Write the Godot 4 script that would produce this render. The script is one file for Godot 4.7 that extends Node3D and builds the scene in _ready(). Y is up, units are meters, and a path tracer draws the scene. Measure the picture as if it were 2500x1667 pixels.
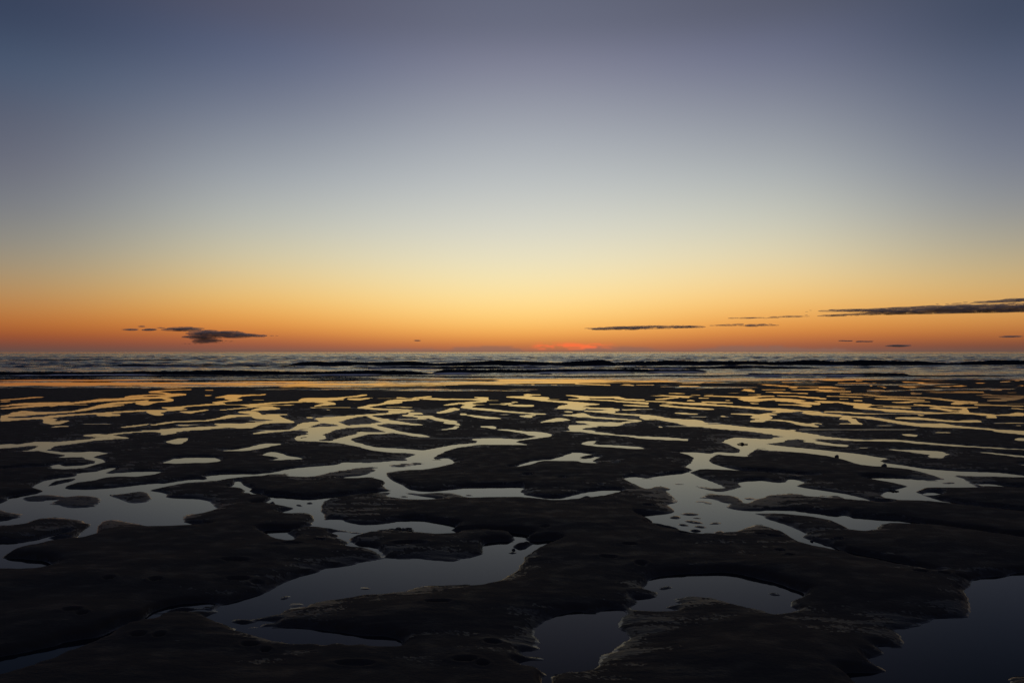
extends Node3D
# Low tide at dusk: a rippled sand flat with standing pools, a small surf and an afterglow sky.
# World: the eye stands at the origin, 1.7 m above the pool level (y = 0), and looks along -z. Distances "d" are metres along -z.

const EYE := 1.7
const SEA_Y := -0.02

var taken := {}
var sky_az := PackedFloat32Array()
var sky_rows: Array = []
var sky_el := PackedFloat32Array([0, .4, .9, 1.4, 2, 2.8, 3.7, 4.6, 5.6, 7, 9, 11.5, 14, 17, 20, 23, 32, 45, 65, 90])
var near_mask: Image
var far_mask: Image
var near_dents := PackedFloat32Array()
var pool_count := 0
var mats := {}
# the near raster covers x -9..9, d 2.6..13 in 12.5 mm cells, the far raster x -45..45, d 1..53 in 40 mm cells
const NX0 := -9.0
const NZ0 := 2.6
const NC := 0.0125
const NW := 1440
const NH := 832
const FX0 := -45.0
const FZ0 := 1.0
const FC := 0.04
const FW := 2256
const FH := 1312
var shore := PackedFloat32Array([-.8047,38.99, -.6489,39.94, -.5711,39.7, -.4932,39.94, -.4309,39.46, -.3894,40.18, -.2596,40.43, -.1817,39.94, -.1038,41.19, -.026,41.99, .026,42.81, .0779,43.66, .1298,45.17, .2077,46.45, .2856,47.46, .3894,48.51, .4932,48.87, .649,49.24, .8048,49.61])


func numbered(called: String) -> String:
	var n: int = taken.get(called, 0)
	taken[called] = n + 1
	return called if n == 0 else "%s_%03d" % [called, n]


func put(called: String, mesh: Mesh, m: Material, parent: Node = self) -> MeshInstance3D:
	var o := MeshInstance3D.new()
	o.name = numbered(called) if parent == self else called
	o.mesh = mesh
	o.material_override = m
	o.cast_shadow = GeometryInstance3D.SHADOW_CASTING_SETTING_ON
	parent.add_child(o, true)
	return o


func tag(o: Node, label: String, category: String, group := "") -> void:
	o.set_meta("label", label)
	o.set_meta("category", category)
	if group:
		o.set_meta("group", group)


func structure(called: String, mesh: Mesh, m: Material) -> MeshInstance3D:
	var o := put(called, mesh, m)
	o.set_meta("kind", "structure")
	return o


func noise(s: int, freq: float, octaves := 3, kind := FastNoiseLite.TYPE_SIMPLEX_SMOOTH) -> FastNoiseLite:
	var n := FastNoiseLite.new()
	n.seed = s
	n.noise_type = kind
	n.frequency = freq
	n.fractal_type = FastNoiseLite.FRACTAL_FBM if octaves > 1 else FastNoiseLite.FRACTAL_NONE
	n.fractal_octaves = octaves
	return n


func grid_mesh(v: PackedVector3Array, cols: int, rows: int, form := PackedVector3Array()) -> ArrayMesh:
	var idx := PackedInt32Array()
	idx.resize((cols - 1) * (rows - 1) * 6)
	var k := 0
	for r in rows - 1:
		for c in cols - 1:
			var a := r * cols + c
			var b := a + cols
			idx[k] = a
			idx[k + 1] = b
			idx[k + 2] = a + 1
			idx[k + 3] = a + 1
			idx[k + 4] = b
			idx[k + 5] = b + 1
			k += 6
	# smooth normals from the neighbours across the grid (of the ground below, for a skin that lies on it)
	if form.is_empty():
		form = v
	var n := PackedVector3Array()
	n.resize(v.size())
	for r in rows:
		var up := maxi(r - 1, 0) * cols
		var dn := mini(r + 1, rows - 1) * cols
		for c in cols:
			var dx := form[r * cols + mini(c + 1, cols - 1)] - form[r * cols + maxi(c - 1, 0)]
			var dz := form[dn + c] - form[up + c]
			n[r * cols + c] = dx.cross(dz).normalized()
	var arrays := []
	arrays.resize(Mesh.ARRAY_MAX)
	arrays[Mesh.ARRAY_VERTEX] = v
	arrays[Mesh.ARRAY_NORMAL] = n
	arrays[Mesh.ARRAY_INDEX] = idx
	var m := ArrayMesh.new()
	m.add_surface_from_arrays(Mesh.PRIMITIVE_TRIANGLES, arrays)
	return m


func _ready() -> void:
	# ---- camera
	var cam := Camera3D.new()
	cam.name = "camera"
	cam.position = Vector3(0, EYE, 0)
	cam.rotation.x = atan(25.5 / 1925.0)
	cam.fov = rad_to_deg(2.0 * atan(833.5 / 1925.0))
	cam.near = 0.05
	cam.far = 60000.0
	add_child(cam)
	cam.current = true
	# ---- sky: measured afterglow, the sun has just set behind the low cloud on the horizon, so no direct sun
	var env := Environment.new()
	env.background_mode = Environment.BG_SKY
	env.tonemap_mode = Environment.TONE_MAPPER_LINEAR
	env.tonemap_exposure = 1.0
	env.sdfgi_enabled = true
	env.ssao_enabled = true
	env.ssil_enabled = true
	var sky := Sky.new()
	var pano := PanoramaSkyMaterial.new()
	pano.panorama = make_sky()
	sky.sky_material = pano
	env.sky = sky
	env.sky_rotation = Vector3(0, PI, 0)
	var we := WorldEnvironment.new()
	we.name = "environment"
	we.environment = env
	add_child(we)
	# ---- materials
	make_materials()
	# ---- large structure
	near_mask = Image.create(NW, NH, false, Image.FORMAT_L8)
	far_mask = Image.create(FW, FH, false, Image.FORMAT_L8)
	near_dents.resize(NW * NH)
	pools()
	islets()
	dents()
	sand()
	sea()
	waves()
	clouds()
	litter_all()


# ------------------------------------------------------------------ sky
func sky_column(az: float, c: Array) -> void:
	sky_az.append(az)
	sky_rows.append(PackedFloat32Array(c))


func hermite(p0: float, p1: float, p2: float, p3: float, x0: float, x1: float, x2: float, x3: float, t: float) -> float:
	var h := x2 - x1
	var m1 := (p2 - p0) / (x2 - x0) * h
	var m2 := (p3 - p1) / (x3 - x1) * h
	var t2 := t * t
	var t3 := t2 * t
	return (2 * t3 - 3 * t2 + 1) * p1 + (t3 - 2 * t2 + t) * m1 + (-2 * t3 + 3 * t2) * p2 + (t3 - t2) * m2


func make_sky() -> ImageTexture:
	sky_column(-180, [.0762,.0762,.1221, .076,.0761,.1221, .0757,.0759,.1221, .0754,.0758,.1221, .0751,.0756,.1221, .0746,.0753,.1221, .0741,.0751,.1221, .0736,.0748,.1221, .073,.0745,.1221, .0722,.074,.1221, .0711,.0734,.1221, .0697,.0727,.1221, .0683,.0719,.1221, .0666,.071,.1221, .0649,.0701,.1221, .0632,.0691,.1221, .0581,.0664,.1221, .0508,.0624,.1221, .0423,.0578,.1221, .0545,.0723,.1384])
	sky_column(-120, [.0788,.0711,.1063, .0876,.0706,.1043, .1031,.0728,.1026, .1166,.0778,.1026, .1261,.0843,.1041, .1292,.0921,.1079, .1251,.0978,.1135, .1174,.1003,.1194, .1081,.0998,.1251, .0971,.0961,.1295, .0858,.0886,.1299, .0766,.0805,.126, .07,.0751,.1226, .0632,.0704,.12, .0581,.0648,.1137, .0564,.0631,.1119, .0516,.0599,.1101, .0457,.0567,.1103, .0399,.0542,.1128, .0545,.0723,.1384])
	sky_column(-80, [.0869,.0641,.0802, .1132,.0631,.0743, .1595,.0696,.0693, .1999,.0847,.0692, .2285,.1044,.0738, .2384,.1277,.0849, .2274,.1451,.1014, .2057,.1528,.1189, .1794,.1522,.1356, .1482,.142,.1488, .1171,.1211,.1497, .0929,.0986,.1382, .076,.0841,.1282, .0592,.0721,.1205, .0476,.0574,.102, .0458,.0541,.0966, .0412,.0498,.0915, .0379,.048,.0922, .0368,.0495,.0995, .0545,.0723,.1384])
	sky_column(-52, [.1046,.0643,.0631, .1514,.0625,.0526, .2337,.0743,.0436, .3054,.1011,.0436, .3564,.136,.0517, .3741,.1775,.0713, .355,.2086,.1006, .3169,.2224,.1317, .2706,.2214,.1611, .2159,.2037,.1845, .1615,.167,.1863, .1195,.1276,.1659, .0904,.1025,.1481, .0618,.0819,.1345, .0423,.0563,.1016, .0402,.051,.0922, .0354,.0452,.0831, .0343,.0447,.0843, .0377,.0503,.0972, .0545,.0723,.1384])
	sky_column(-32.4, [.1274,.0723,.0612, .1915,.0699,.0469, .3041,.086,.0346, .4024,.1228,.0346, .4721,.1706,.0456, .4965,.2274,.0725, .4705,.27,.1125, .4184,.2889,.1551, .3552,.2877,.1954, .2805,.2634,.2274, .2063,.2134,.2297, .1492,.1597,.2019, .1096,.1255,.1776, .0709,.0974,.159, .0445,.0627,.114, .0421,.0556,.101, .0365,.0482,.0886, .0365,.0484,.0902, .0429,.0569,.1079, .0545,.0723,.1384])
	sky_column(-17.9, [.1878,.0976,.0723, .3027,.1017,.0565, .4648,.1477,.0497, .6112,.217,.0534, .7304,.3059,.071, .803,.4108,.1108, .8137,.4989,.1699, .7738,.5438,.238, .7085,.5633,.3105, .6096,.5522,.3889, .4855,.4904,.4354, .3658,.3906,.4089, .2656,.2913,.3409, .17,.1939,.2641, .1079,.1291,.2054, .088,.0961,.1508, .0683,.0763,.123, .0569,.0663,.1123, .0525,.0654,.1183, .0545,.0723,.1384])
	sky_column(0, [.305,.1274,.0844, .5283,.177,.0617, .7335,.2848,.0705, .8713,.4004,.0967, .9578,.5211,.1423, 1.0005,.6373,.2137, .9937,.7181,.2983, .9529,.7539,.3786, .8913,.7609,.4549, .798,.7332,.5283, .6706,.6609,.5664, .5346,.5542,.5414, .4218,.4473,.4766, .3075,.3266,.3859, .2115,.2225,.2976, .1369,.1486,.2119, .1021,.1126,.1654, .0786,.0896,.1394, .0628,.0764,.1311, .0545,.0723,.1384])
	sky_column(18.1, [.2159,.107,.0802, .352,.1173,.0578, .5276,.1757,.0531, .672,.2526,.0608, .79,.3484,.0838, .8719,.4618,.1318, .8975,.5593,.1996, .8706,.6139,.2737, .8145,.6415,.3507, .7177,.6362,.4325, .5855,.5767,.4816, .4473,.4687,.4592, .3356,.3586,.3927, .2307,.2488,.3127, .1509,.1651,.2397, .101,.111,.1628, .0773,.0866,.1313, .0627,.0729,.1176, .0553,.0685,.1208, .0545,.0723,.1384])
	sky_column(32.3, [.1384,.0802,.0648, .2168,.0787,.0459, .3762,.1239,.0419, .5077,.1913,.0516, .6112,.2688,.0709, .6615,.3465,.105, .6445,.3975,.1502, .5876,.4154,.1958, .5039,.4039,.2403, .3987,.3637,.28, .2889,.2946,.2942, .2022,.2202,.2679, .1447,.1646,.2264, .0932,.1148,.1779, .0581,.0759,.1266, .0544,.0702,.1167, .045,.0583,.0994, .042,.0549,.0972, .0455,.06,.1112, .0545,.0723,.1384])
	sky_column(52, [.1126,.0701,.0657, .1699,.0689,.0519, .2864,.102,.0489, .3824,.1512,.056, .4581,.2078,.0702, .4948,.2646,.0951, .4822,.3018,.1281, .4406,.3149,.1615, .3793,.3064,.194, .3023,.277,.223, .2219,.2263,.2334, .1582,.1719,.2142, .116,.1311,.1839, .0782,.0946,.1484, .0522,.066,.1109, .0492,.0617,.1036, .0416,.0526,.091, .0383,.0495,.0894, .0396,.0525,.0996, .0545,.0723,.1384])
	sky_column(80, [.0914,.0674,.0817, .1236,.0667,.0739, .1893,.0853,.0722, .2434,.113,.0762, .2859,.1449,.0842, .3065,.1768,.0983, .2992,.1977,.1169, .2755,.205,.1357, .2407,.2001,.1541, .197,.1833,.1705, .1512,.1545,.1763, .1148,.1235,.1655, .0904,.1002,.1484, .0684,.0793,.1283, .0532,.0628,.1072, .0509,.0601,.1031, .0447,.0539,.096, .0402,.0507,.0951, .0378,.0508,.1008, .0545,.0723,.1384])
	sky_column(120, [.0803,.0722,.1068, .0911,.0719,.1041, .1132,.0781,.1036, .1314,.0874,.1049, .1456,.0981,.1076, .1523,.1088,.1124, .1495,.1157,.1187, .1411,.118,.1251, .129,.1161,.1313, .1136,.1102,.1369, .0973,.1,.1389, .0841,.089,.1352, .0749,.0806,.1294, .0663,.0729,.1226, .0601,.0667,.1154, .0582,.0651,.1141, .0528,.0613,.1116, .0465,.0576,.1113, .0402,.0546,.1133, .0545,.0723,.1384])
	sky_column(180, [.0762,.0762,.1221, .076,.0761,.1221, .0757,.0759,.1221, .0754,.0758,.1221, .0751,.0756,.1221, .0746,.0753,.1221, .0741,.0751,.1221, .0736,.0748,.1221, .073,.0745,.1221, .0722,.074,.1221, .0711,.0734,.1221, .0697,.0727,.1221, .0683,.0719,.1221, .0666,.071,.1221, .0649,.0701,.1221, .0632,.0691,.1221, .0581,.0664,.1221, .0508,.0624,.1221, .0423,.0578,.1221, .0545,.0723,.1384])

	var n_el := sky_el.size()
	var n_az := sky_az.size()
	var w := 256
	var hgt := 2048
	# first every column at every height, then across
	var fine: Array = []
	for k in n_az:
		var src: PackedFloat32Array = sky_rows[k]
		var f := PackedFloat32Array()
		f.resize(1024 * 3)
		for r in 1024:
			var el := (r + 0.5) / 1024.0 * 90.0
			var i := 0
			while i < n_el - 2 and sky_el[i + 1] < el:
				i += 1
			var i0 := maxi(i - 1, 0)
			var i3 := mini(i + 2, n_el - 1)
			var t := (el - sky_el[i]) / (sky_el[i + 1] - sky_el[i])
			for ch in 3:
				f[r * 3 + ch] = maxf(0.001, hermite(src[i0 * 3 + ch], src[i * 3 + ch], src[(i + 1) * 3 + ch], src[i3 * 3 + ch], sky_el[i0], sky_el[i], sky_el[i + 1], sky_el[i3], t))
		fine.append(f)
	var img := Image.create(w, hgt, false, Image.FORMAT_RGBF)
	img.fill(Color(0.10, 0.085, 0.08))
	for c in w:
		var az := ((c + 0.5) / w - 0.5) * 360.0
		var i := 0
		while i < n_az - 2 and sky_az[i + 1] < az:
			i += 1
		var i0 := maxi(i - 1, 0)
		var i3 := mini(i + 2, n_az - 1)
		var t := (az - sky_az[i]) / (sky_az[i + 1] - sky_az[i])
		var a0: PackedFloat32Array = fine[i0]
		var a1: PackedFloat32Array = fine[i]
		var a2: PackedFloat32Array = fine[i + 1]
		var a3: PackedFloat32Array = fine[i3]
		for r in 1024:
			var q := r * 3
			var col := Color(
				maxf(0.001, hermite(a0[q], a1[q], a2[q], a3[q], sky_az[i0], sky_az[i], sky_az[i + 1], sky_az[i3], t)),
				maxf(0.001, hermite(a0[q + 1], a1[q + 1], a2[q + 1], a3[q + 1], sky_az[i0], sky_az[i], sky_az[i + 1], sky_az[i3], t)),
				maxf(0.001, hermite(a0[q + 2], a1[q + 2], a2[q + 2], a3[q + 2], sky_az[i0], sky_az[i], sky_az[i + 1], sky_az[i3], t)))
			img.set_pixel(c, 1023 - r, col)
	img.resize(4096, hgt, Image.INTERPOLATE_CUBIC)
	# low banks of cloud along the horizon and the red slits through which the sun last shone
	var edge := noise(11, 0.09, 4)
	var slit := noise(12, 1.0, 3)
	for c in range(1900, 2330):
		var az := ((c + 0.5) / 4096.0 - 0.5) * 360.0
		for r in 16:
			var el := (r + 0.5) / 1024.0 * 90.0
			var col := img.get_pixel(c, 1023 - r)
			var top := 0.0
			for b in [[-7.5, 2.6, 0.26], [-2.0, 3.2, 0.46], [7.8, 3.4, 0.44], [16.6, 3.8, 0.48], [21.0, 2.6, 0.30], [29.0, 4.0, 0.34]]:
				top = maxf(top, b[2] * (1.0 - pow(absf(az - b[0]) / b[1], 4.0)))
			top += 0.10 * edge.get_noise_1d(az * 9.0) + 0.14 * edge.get_noise_2d(az * 5.0, el * 60.0) - 0.02
			var cover := smoothstep(-0.04, 0.12, top - el) * 0.62
			col = col.lerp(Color(0.25, 0.135, 0.10), cover)
			# red slits
			var across := smoothstep(1.2, 2.2, az) * (1.0 - smoothstep(5.6, 8.0, az))
			var lines := smoothstep(-0.22, 0.10, slit.get_noise_2d(az * 0.4 + 3.0, el * 7.5 - az * 0.25))
			var glow := across * lines * smoothstep(0.14, 0.26, el) * (1.0 - smoothstep(0.56, 0.72, el))
			col = col.lerp(Color(1.0, 0.17, 0.055), 0.85 * glow)
			img.set_pixel(c, 1023 - r, col)
	return ImageTexture.create_from_image(img)


# ------------------------------------------------------------------ materials
func make_materials() -> void:
	var sand_m := StandardMaterial3D.new()
	sand_m.albedo_color = Color(0.033, 0.029, 0.025).linear_to_srgb()
	sand_m.roughness = 1.0
	sand_m.metallic_specular = 0.15
	# damp patches: a smoother skin in irregular streaks
	var damp := NoiseTexture2D.new()
	damp.width = 1024
	damp.height = 1024
	damp.seamless = true
	damp.noise = noise(32, 0.006, 5)
	var ramp := Gradient.new()
	ramp.offsets = PackedFloat32Array([0.0, 0.48, 0.72, 1.0])
	ramp.colors = PackedColorArray([Color(0.93, 0.93, 0.93), Color(0.88, 0.88, 0.88), Color(0.72, 0.72, 0.72), Color(0.64, 0.64, 0.64)])
	damp.color_ramp = ramp
	sand_m.roughness_texture = damp
	sand_m.roughness_texture_channel = BaseMaterial3D.TEXTURE_CHANNEL_GRAYSCALE
	var grain := NoiseTexture2D.new()
	grain.width = 1024
	grain.height = 1024
	grain.seamless = true
	grain.as_normal_map = true
	grain.bump_strength = 5.0
	grain.noise = noise(31, 0.05, 5)
	sand_m.normal_enabled = true
	sand_m.normal_texture = grain
	sand_m.normal_scale = 0.32
	sand_m.uv1_triplanar = true
	sand_m.uv1_world_triplanar = true
	sand_m.uv1_scale = Vector3(0.45, 0.7, 0.7)
	mats.sand = sand_m
	var pool_m := StandardMaterial3D.new()
	pool_m.albedo_color = Color(0.010, 0.011, 0.013).linear_to_srgb()
	pool_m.roughness = 0.045
	pool_m.metallic_specular = 0.145
	mats.pool = pool_m
	var film_m := StandardMaterial3D.new()
	film_m.albedo_color = Color(0.020, 0.019, 0.018).linear_to_srgb()
	film_m.roughness = 0.32
	film_m.metallic_specular = 0.30
	film_m.normal_enabled = true
	film_m.normal_texture = grain
	film_m.normal_scale = 0.25
	film_m.uv1_triplanar = true
	film_m.uv1_world_triplanar = true
	film_m.uv1_scale = Vector3(0.22, 0.6, 0.6)
	mats.film = film_m
	var damp_m: StandardMaterial3D = film_m.duplicate()
	damp_m.albedo_color = Color(0.026, 0.024, 0.022).linear_to_srgb()
	damp_m.roughness = 0.56
	damp_m.metallic_specular = 0.22
	damp_m.normal_scale = 0.32
	mats.damp = damp_m
	var sea_m := StandardMaterial3D.new()
	sea_m.albedo_color = Color(0.012, 0.016, 0.020).linear_to_srgb()
	sea_m.roughness = 0.10
	sea_m.metallic_specular = 0.12
	var chop := NoiseTexture2D.new()
	chop.width = 1024
	chop.height = 1024
	chop.seamless = true
	chop.as_normal_map = true
	chop.bump_strength = 9.0
	chop.noise = noise(41, 0.02, 5)
	sea_m.normal_enabled = true
	sea_m.normal_texture = chop
	sea_m.normal_scale = 0.8
	sea_m.uv1_triplanar = true
	sea_m.uv1_world_triplanar = true
	sea_m.uv1_scale = Vector3(0.11, 0.11, 0.11)
	mats.sea = sea_m
	var foam_m := StandardMaterial3D.new()
	foam_m.albedo_color = Color(0.62, 0.63, 0.64).linear_to_srgb()
	foam_m.roughness = 0.8
	mats.foam = foam_m
	var stone := StandardMaterial3D.new()
	stone.albedo_color = Color(0.035, 0.032, 0.030).linear_to_srgb()
	stone.roughness = 0.5
	mats.stone = stone
	var weed := StandardMaterial3D.new()
	weed.albedo_color = Color(0.020, 0.018, 0.012).linear_to_srgb()
	weed.roughness = 0.55
	mats.weed = weed
	for k in [["grey", Color(0.95, 0.90, 0.86)], ["pale", Color(0.95, 0.90, 0.86)]]:
		var c := StandardMaterial3D.new()
		var lin: Color = k[1]
		c.albedo_color = lin.linear_to_srgb()
		c.albedo_color.a = 0.34
		c.transparency = BaseMaterial3D.TRANSPARENCY_ALPHA
		c.roughness = 1.0
		c.backlight_enabled = true
		c.backlight = Color(1.0, 0.92, 0.86)
		c.metallic_specular = 0.0
		mats["cloud_" + k[0]] = c


# ------------------------------------------------------------------ pools
func spans(polys: Array, d: float) -> Array:
	# where the line at distance d lies inside the outlines: [[x0, x1], ...], sorted, overlaps joined
	var all: Array = []
	for poly in polys:
		var p: PackedFloat32Array = poly
		var n := p.size() / 2
		var xs: Array = []
		var x1 := p[n * 2 - 2]
		var z1 := p[n * 2 - 1]
		for i in n:
			var x2 := p[i * 2]
			var z2 := p[i * 2 + 1]
			if (z1 <= d) != (z2 <= d):
				xs.append(x1 + (d - z1) / (z2 - z1) * (x2 - x1))
			x1 = x2
			z1 = z2
		xs.sort()
		for i in range(0, xs.size() - 1, 2):
			all.append([xs[i], xs[i + 1]])
	all.sort_custom(func(a, b): return a[0] < b[0])
	var out: Array = []
	for s in all:
		if out.size() and s[0] <= out[-1][1]:
			out[-1][1] = maxf(out[-1][1], s[1])
		else:
			out.append(s)
	return out


func reach(polys: Array) -> Vector2:
	var r := Vector2(1e9, -1e9)
	for p in polys:
		for i in range(1, p.size(), 2):
			r.x = minf(r.x, p[i])
			r.y = maxf(r.y, p[i])
	return r


func stamp(polys: Array, value: float) -> void:
	var r := reach(polys)
	var c := Color(value, value, value)
	for row in range(maxi(0, int((r.x - NZ0) / NC)), mini(NH, int((r.y - NZ0) / NC) + 1)):
		for s in spans(polys, NZ0 + (row + 0.5) * NC):
			var a := clampi(roundi((s[0] - NX0) / NC), 0, NW)
			var b := clampi(roundi((s[1] - NX0) / NC), 0, NW)
			if b > a:
				near_mask.fill_rect(Rect2i(a, row, b - a, 1), c)
	for row in range(maxi(0, int((r.x - FZ0) / FC)), mini(FH, int((r.y - FZ0) / FC) + 1)):
		for s in spans(polys, FZ0 + (row + 0.5) * FC):
			var a := clampi(roundi((s[0] - FX0) / FC), 0, FW)
			var b := clampi(roundi((s[1] - FX0) / FC), 0, FW)
			if b > a:
				far_mask.fill_rect(Rect2i(a, row, b - a, 1), c)


func pool(label: String, group: String, outlines: Array) -> void:
	# a still sheet of water a little larger than the hollow that holds it; the sand rises through it at the rim
	var polys: Array = []
	for o in outlines:
		polys.append(PackedFloat32Array(o))
	stamp(polys, 1.0)
	pool_count += 1
	var y := 0.0002 + 0.00001 * pool_count
	var r := reach(polys)
	var st := SurfaceTool.new()
	st.begin(Mesh.PRIMITIVE_TRIANGLES)
	st.set_normal(Vector3.UP)
	var d := r.x - 0.02 - r.x * 0.003
	while d < r.y + 0.02 + r.y * 0.003:
		var step := clampf(d * 0.006, 0.02, 0.15)
		var m := 0.03 + d * 0.004
		var all := spans(polys, clampf(d + step * 0.5, r.x + 0.001, r.y - 0.001))
		for s in all:
			var a := Vector3(s[0] - m, y, -d)
			var b := Vector3(s[1] + m, y, -d)
			var e := Vector3(s[0] - m, y, -d - step)
			var f := Vector3(s[1] + m, y, -d - step)
			for q in [a, e, b, b, e, f]:
				st.add_vertex(q)
		d += step
	var o := put("tide_pool", st.commit(), mats.pool)
	tag(o, label, "tide pool", group)


func islet(o: Array) -> void:
	stamp([PackedFloat32Array(o)], 0.0)


func dent(x: float, d: float, rx: float, rd: float) -> void:
	# a footprint: a shallow pit with a raised lip
	rd = maxf(rd, 0.035)
	for row in range(int((d - rd * 2.2 - NZ0) / NC), int((d + rd * 2.2 - NZ0) / NC)):
		if row < 0 or row >= NH:
			continue
		for c in range(int((x - rx * 2.2 - NX0) / NC), int((x + rx * 2.2 - NX0) / NC)):
			if c < 0 or c >= NW:
				continue
			var q := Vector2((NX0 + c * NC - x) / rx, (NZ0 + row * NC - d) / rd).length()
			if q < 2.2:
				var i := row * NW + c
				near_dents[i] += -0.020 * (1.0 - smoothstep(0.55, 1.1, q)) + 0.004 * smoothstep(0.8, 1.2, q) * (1.0 - smoothstep(1.3, 2.1, q))


func pools() -> void:
	pool("long orange streak beyond the narrow zigzag channel, third counting away from it", "thin far water streaks", [[-22.45,38.53, -22.24,39.05, -21.58,39.66, -20.81,40.29, -20.53,39.75, -21.09,38.76, -21.48,37.72, -22.16,38.03]])
	pool("long orange streak beyond the narrow zigzag channel, first counting away from it", "thin far water streaks", [[-19.45,37.77, -19.43,38.28, -19.21,38.86, -19.08,39.66, -18.7,38.86, -18.69,37.81, -18.78,36.99, -19.2,37.3]])
	pool("long orange streak beyond the narrow zigzag channel, second counting away from it", "thin far water streaks", [[-16.39,37.22, -16.44,37.9, -15.84,38.47, -15.21,39.05, -14.9,38.28, -15.56,37.81, -15.93,36.73, -16.19,36.76]])
	pool("long golden streak beyond the narrow zigzag channel", "thin far water streaks", [[-18.19,28.04, -18.03,28.78, -18.04,29.72, -17.75,29.84, -17.57,29.54, -17.66,29.1, -17.74,28.3, -17.87,27.54]])
	pool("short golden streak beyond the forked orange channel", "thin far water streaks", [[-17.52,27.01, -17.5,27.25, -17.43,27.43, -17.27,27.17, -17.19,26.78, -17.28,26.64]])
	pool("narrow zigzag channel of orange water just below the shore on the left", "", [[-15.49,33.58, -15.63,34.2, -15.52,34.98, -15.13,35.79, -14.64,35.96, -14.44,35.46, -14.82,35.06, -15.21,34.28, -15.02,32.89, -15.31,33.2],
		[-15.49,33.75, -14.88,33.46, -14.05,32.4, -13.67,31.93, -13.26,30.97, -13.6,31.35, -14.47,32.54, -15.1,32.89],
		[-13.82,32.2, -13.63,32.34, -13.21,31.93, -12.84,31.03, -12.98,30.79, -13.21,30.79],
		[-14.65,29.83, -14.82,30.66, -14.49,31.41, -13.91,31.67, -13.62,31.8, -13.18,30.79, -13.63,31.03, -14.2,30.79, -14.31,29.6, -14.48,29.49],
		[-13.49,29.89, -13.56,30.48, -13.35,30.79, -13.28,31.41, -12.96,30.66, -12.96,29.89, -12.87,28.94, -13.23,29.32],
		[-13.29,29.89, -12.88,29.32, -12.55,28.94, -12.12,28.2, -11.82,27.49, -11.82,27.25, -12.29,27.99, -12.8,28.78],
		[-12.1,27.15, -12.07,27.49, -12.19,28.25, -11.74,27.2, -11.78,26.82, -11.94,26.78],
		[-14.72,27.4, -14.9,28.25, -14.46,28.62, -14.25,29.49, -14.17,30.01, -13.54,29.72, -13.28,29.95, -12.84,28.94, -13.09,28.72, -13.41,28.41, -13.53,27.99, -13.89,27.49, -14.2,26.92, -14.59,27.15],
		[-15.37,23.69, -15.37,24.52, -15.21,25.16, -14.91,25.41, -14.79,25.88, -14.78,26.64, -14.77,27.49, -14.57,27.69, -14.17,26.92, -14.26,26.55, -14.39,25.92, -14.47,25.33, -14.58,24.84, -14.78,24.44, -14.98,23.91, -15.14,23.33],
		[-16.1,25.12, -16.28,25.66, -16.2,26.32, -15.46,26.55, -14.98,26.73, -14.53,25.92, -14.95,25.66, -15.54,25.24, -15.86,25, -15.95,24.88],
		[-16.22,25, -16.1,25.16, -15.92,24.88, -15.98,24.64],
		[-14.44,24.56, -14.61,25.08, -14.66,25.41, -14.47,25.08, -14.33,24.6, -14.31,24.33]])
	pool("forked orange channel narrowing to the left frame edge, next below the zigzag channel", "", [[-12.61,22.58, -12.78,23.26, -12.85,23.88, -13.1,24.84, -13.14,25.45, -12.73,25.2, -12.48,25.37, -12.34,25.08, -12.37,24.48, -12.46,24.14, -12.49,23.69, -12.37,22.99, -12.41,22.58, -12.46,22.32],
		[-13.11,24.76, -13.24,25.37, -13.41,26.55, -13.25,26.92, -12.94,27.15, -12.91,27.59, -12.82,27.79, -12.66,27.44, -12.59,26.92, -12.72,26.68, -12.76,25.92, -12.95,25.62, -12.86,24.64, -12.55,23.69],
		[-12.83,26.92, -12.68,27.11, -12.5,27.11, -12.24,26.92, -12.13,27.2, -12,26.92, -11.96,26.32, -11.64,25.24, -11.73,25.08, -12.27,25.75],
		[-13.54,20.87, -13.75,21.75, -13.52,22.16, -13.21,22.26, -12.81,22.42, -12.62,22.65, -12.4,22.26, -12.59,22.03, -12.8,21.57, -13.01,21.33, -13.19,20.87, -13.22,20.38],
		[-14.04,22.07, -14.03,22.39, -14.17,22.78, -14.01,22.72, -13.6,22.42, -13.43,22.13, -13.61,22.07, -13.69,22, -13.59,21.69, -13.81,21.69],
		[-13.32,20.54, -12.78,20.22, -12.51,20.32, -12.32,20.54, -12.18,20.38, -12.09,20.22, -12.04,20.06, -12.23,19.88, -12.36,19.55, -12.46,19.21]])
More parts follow.
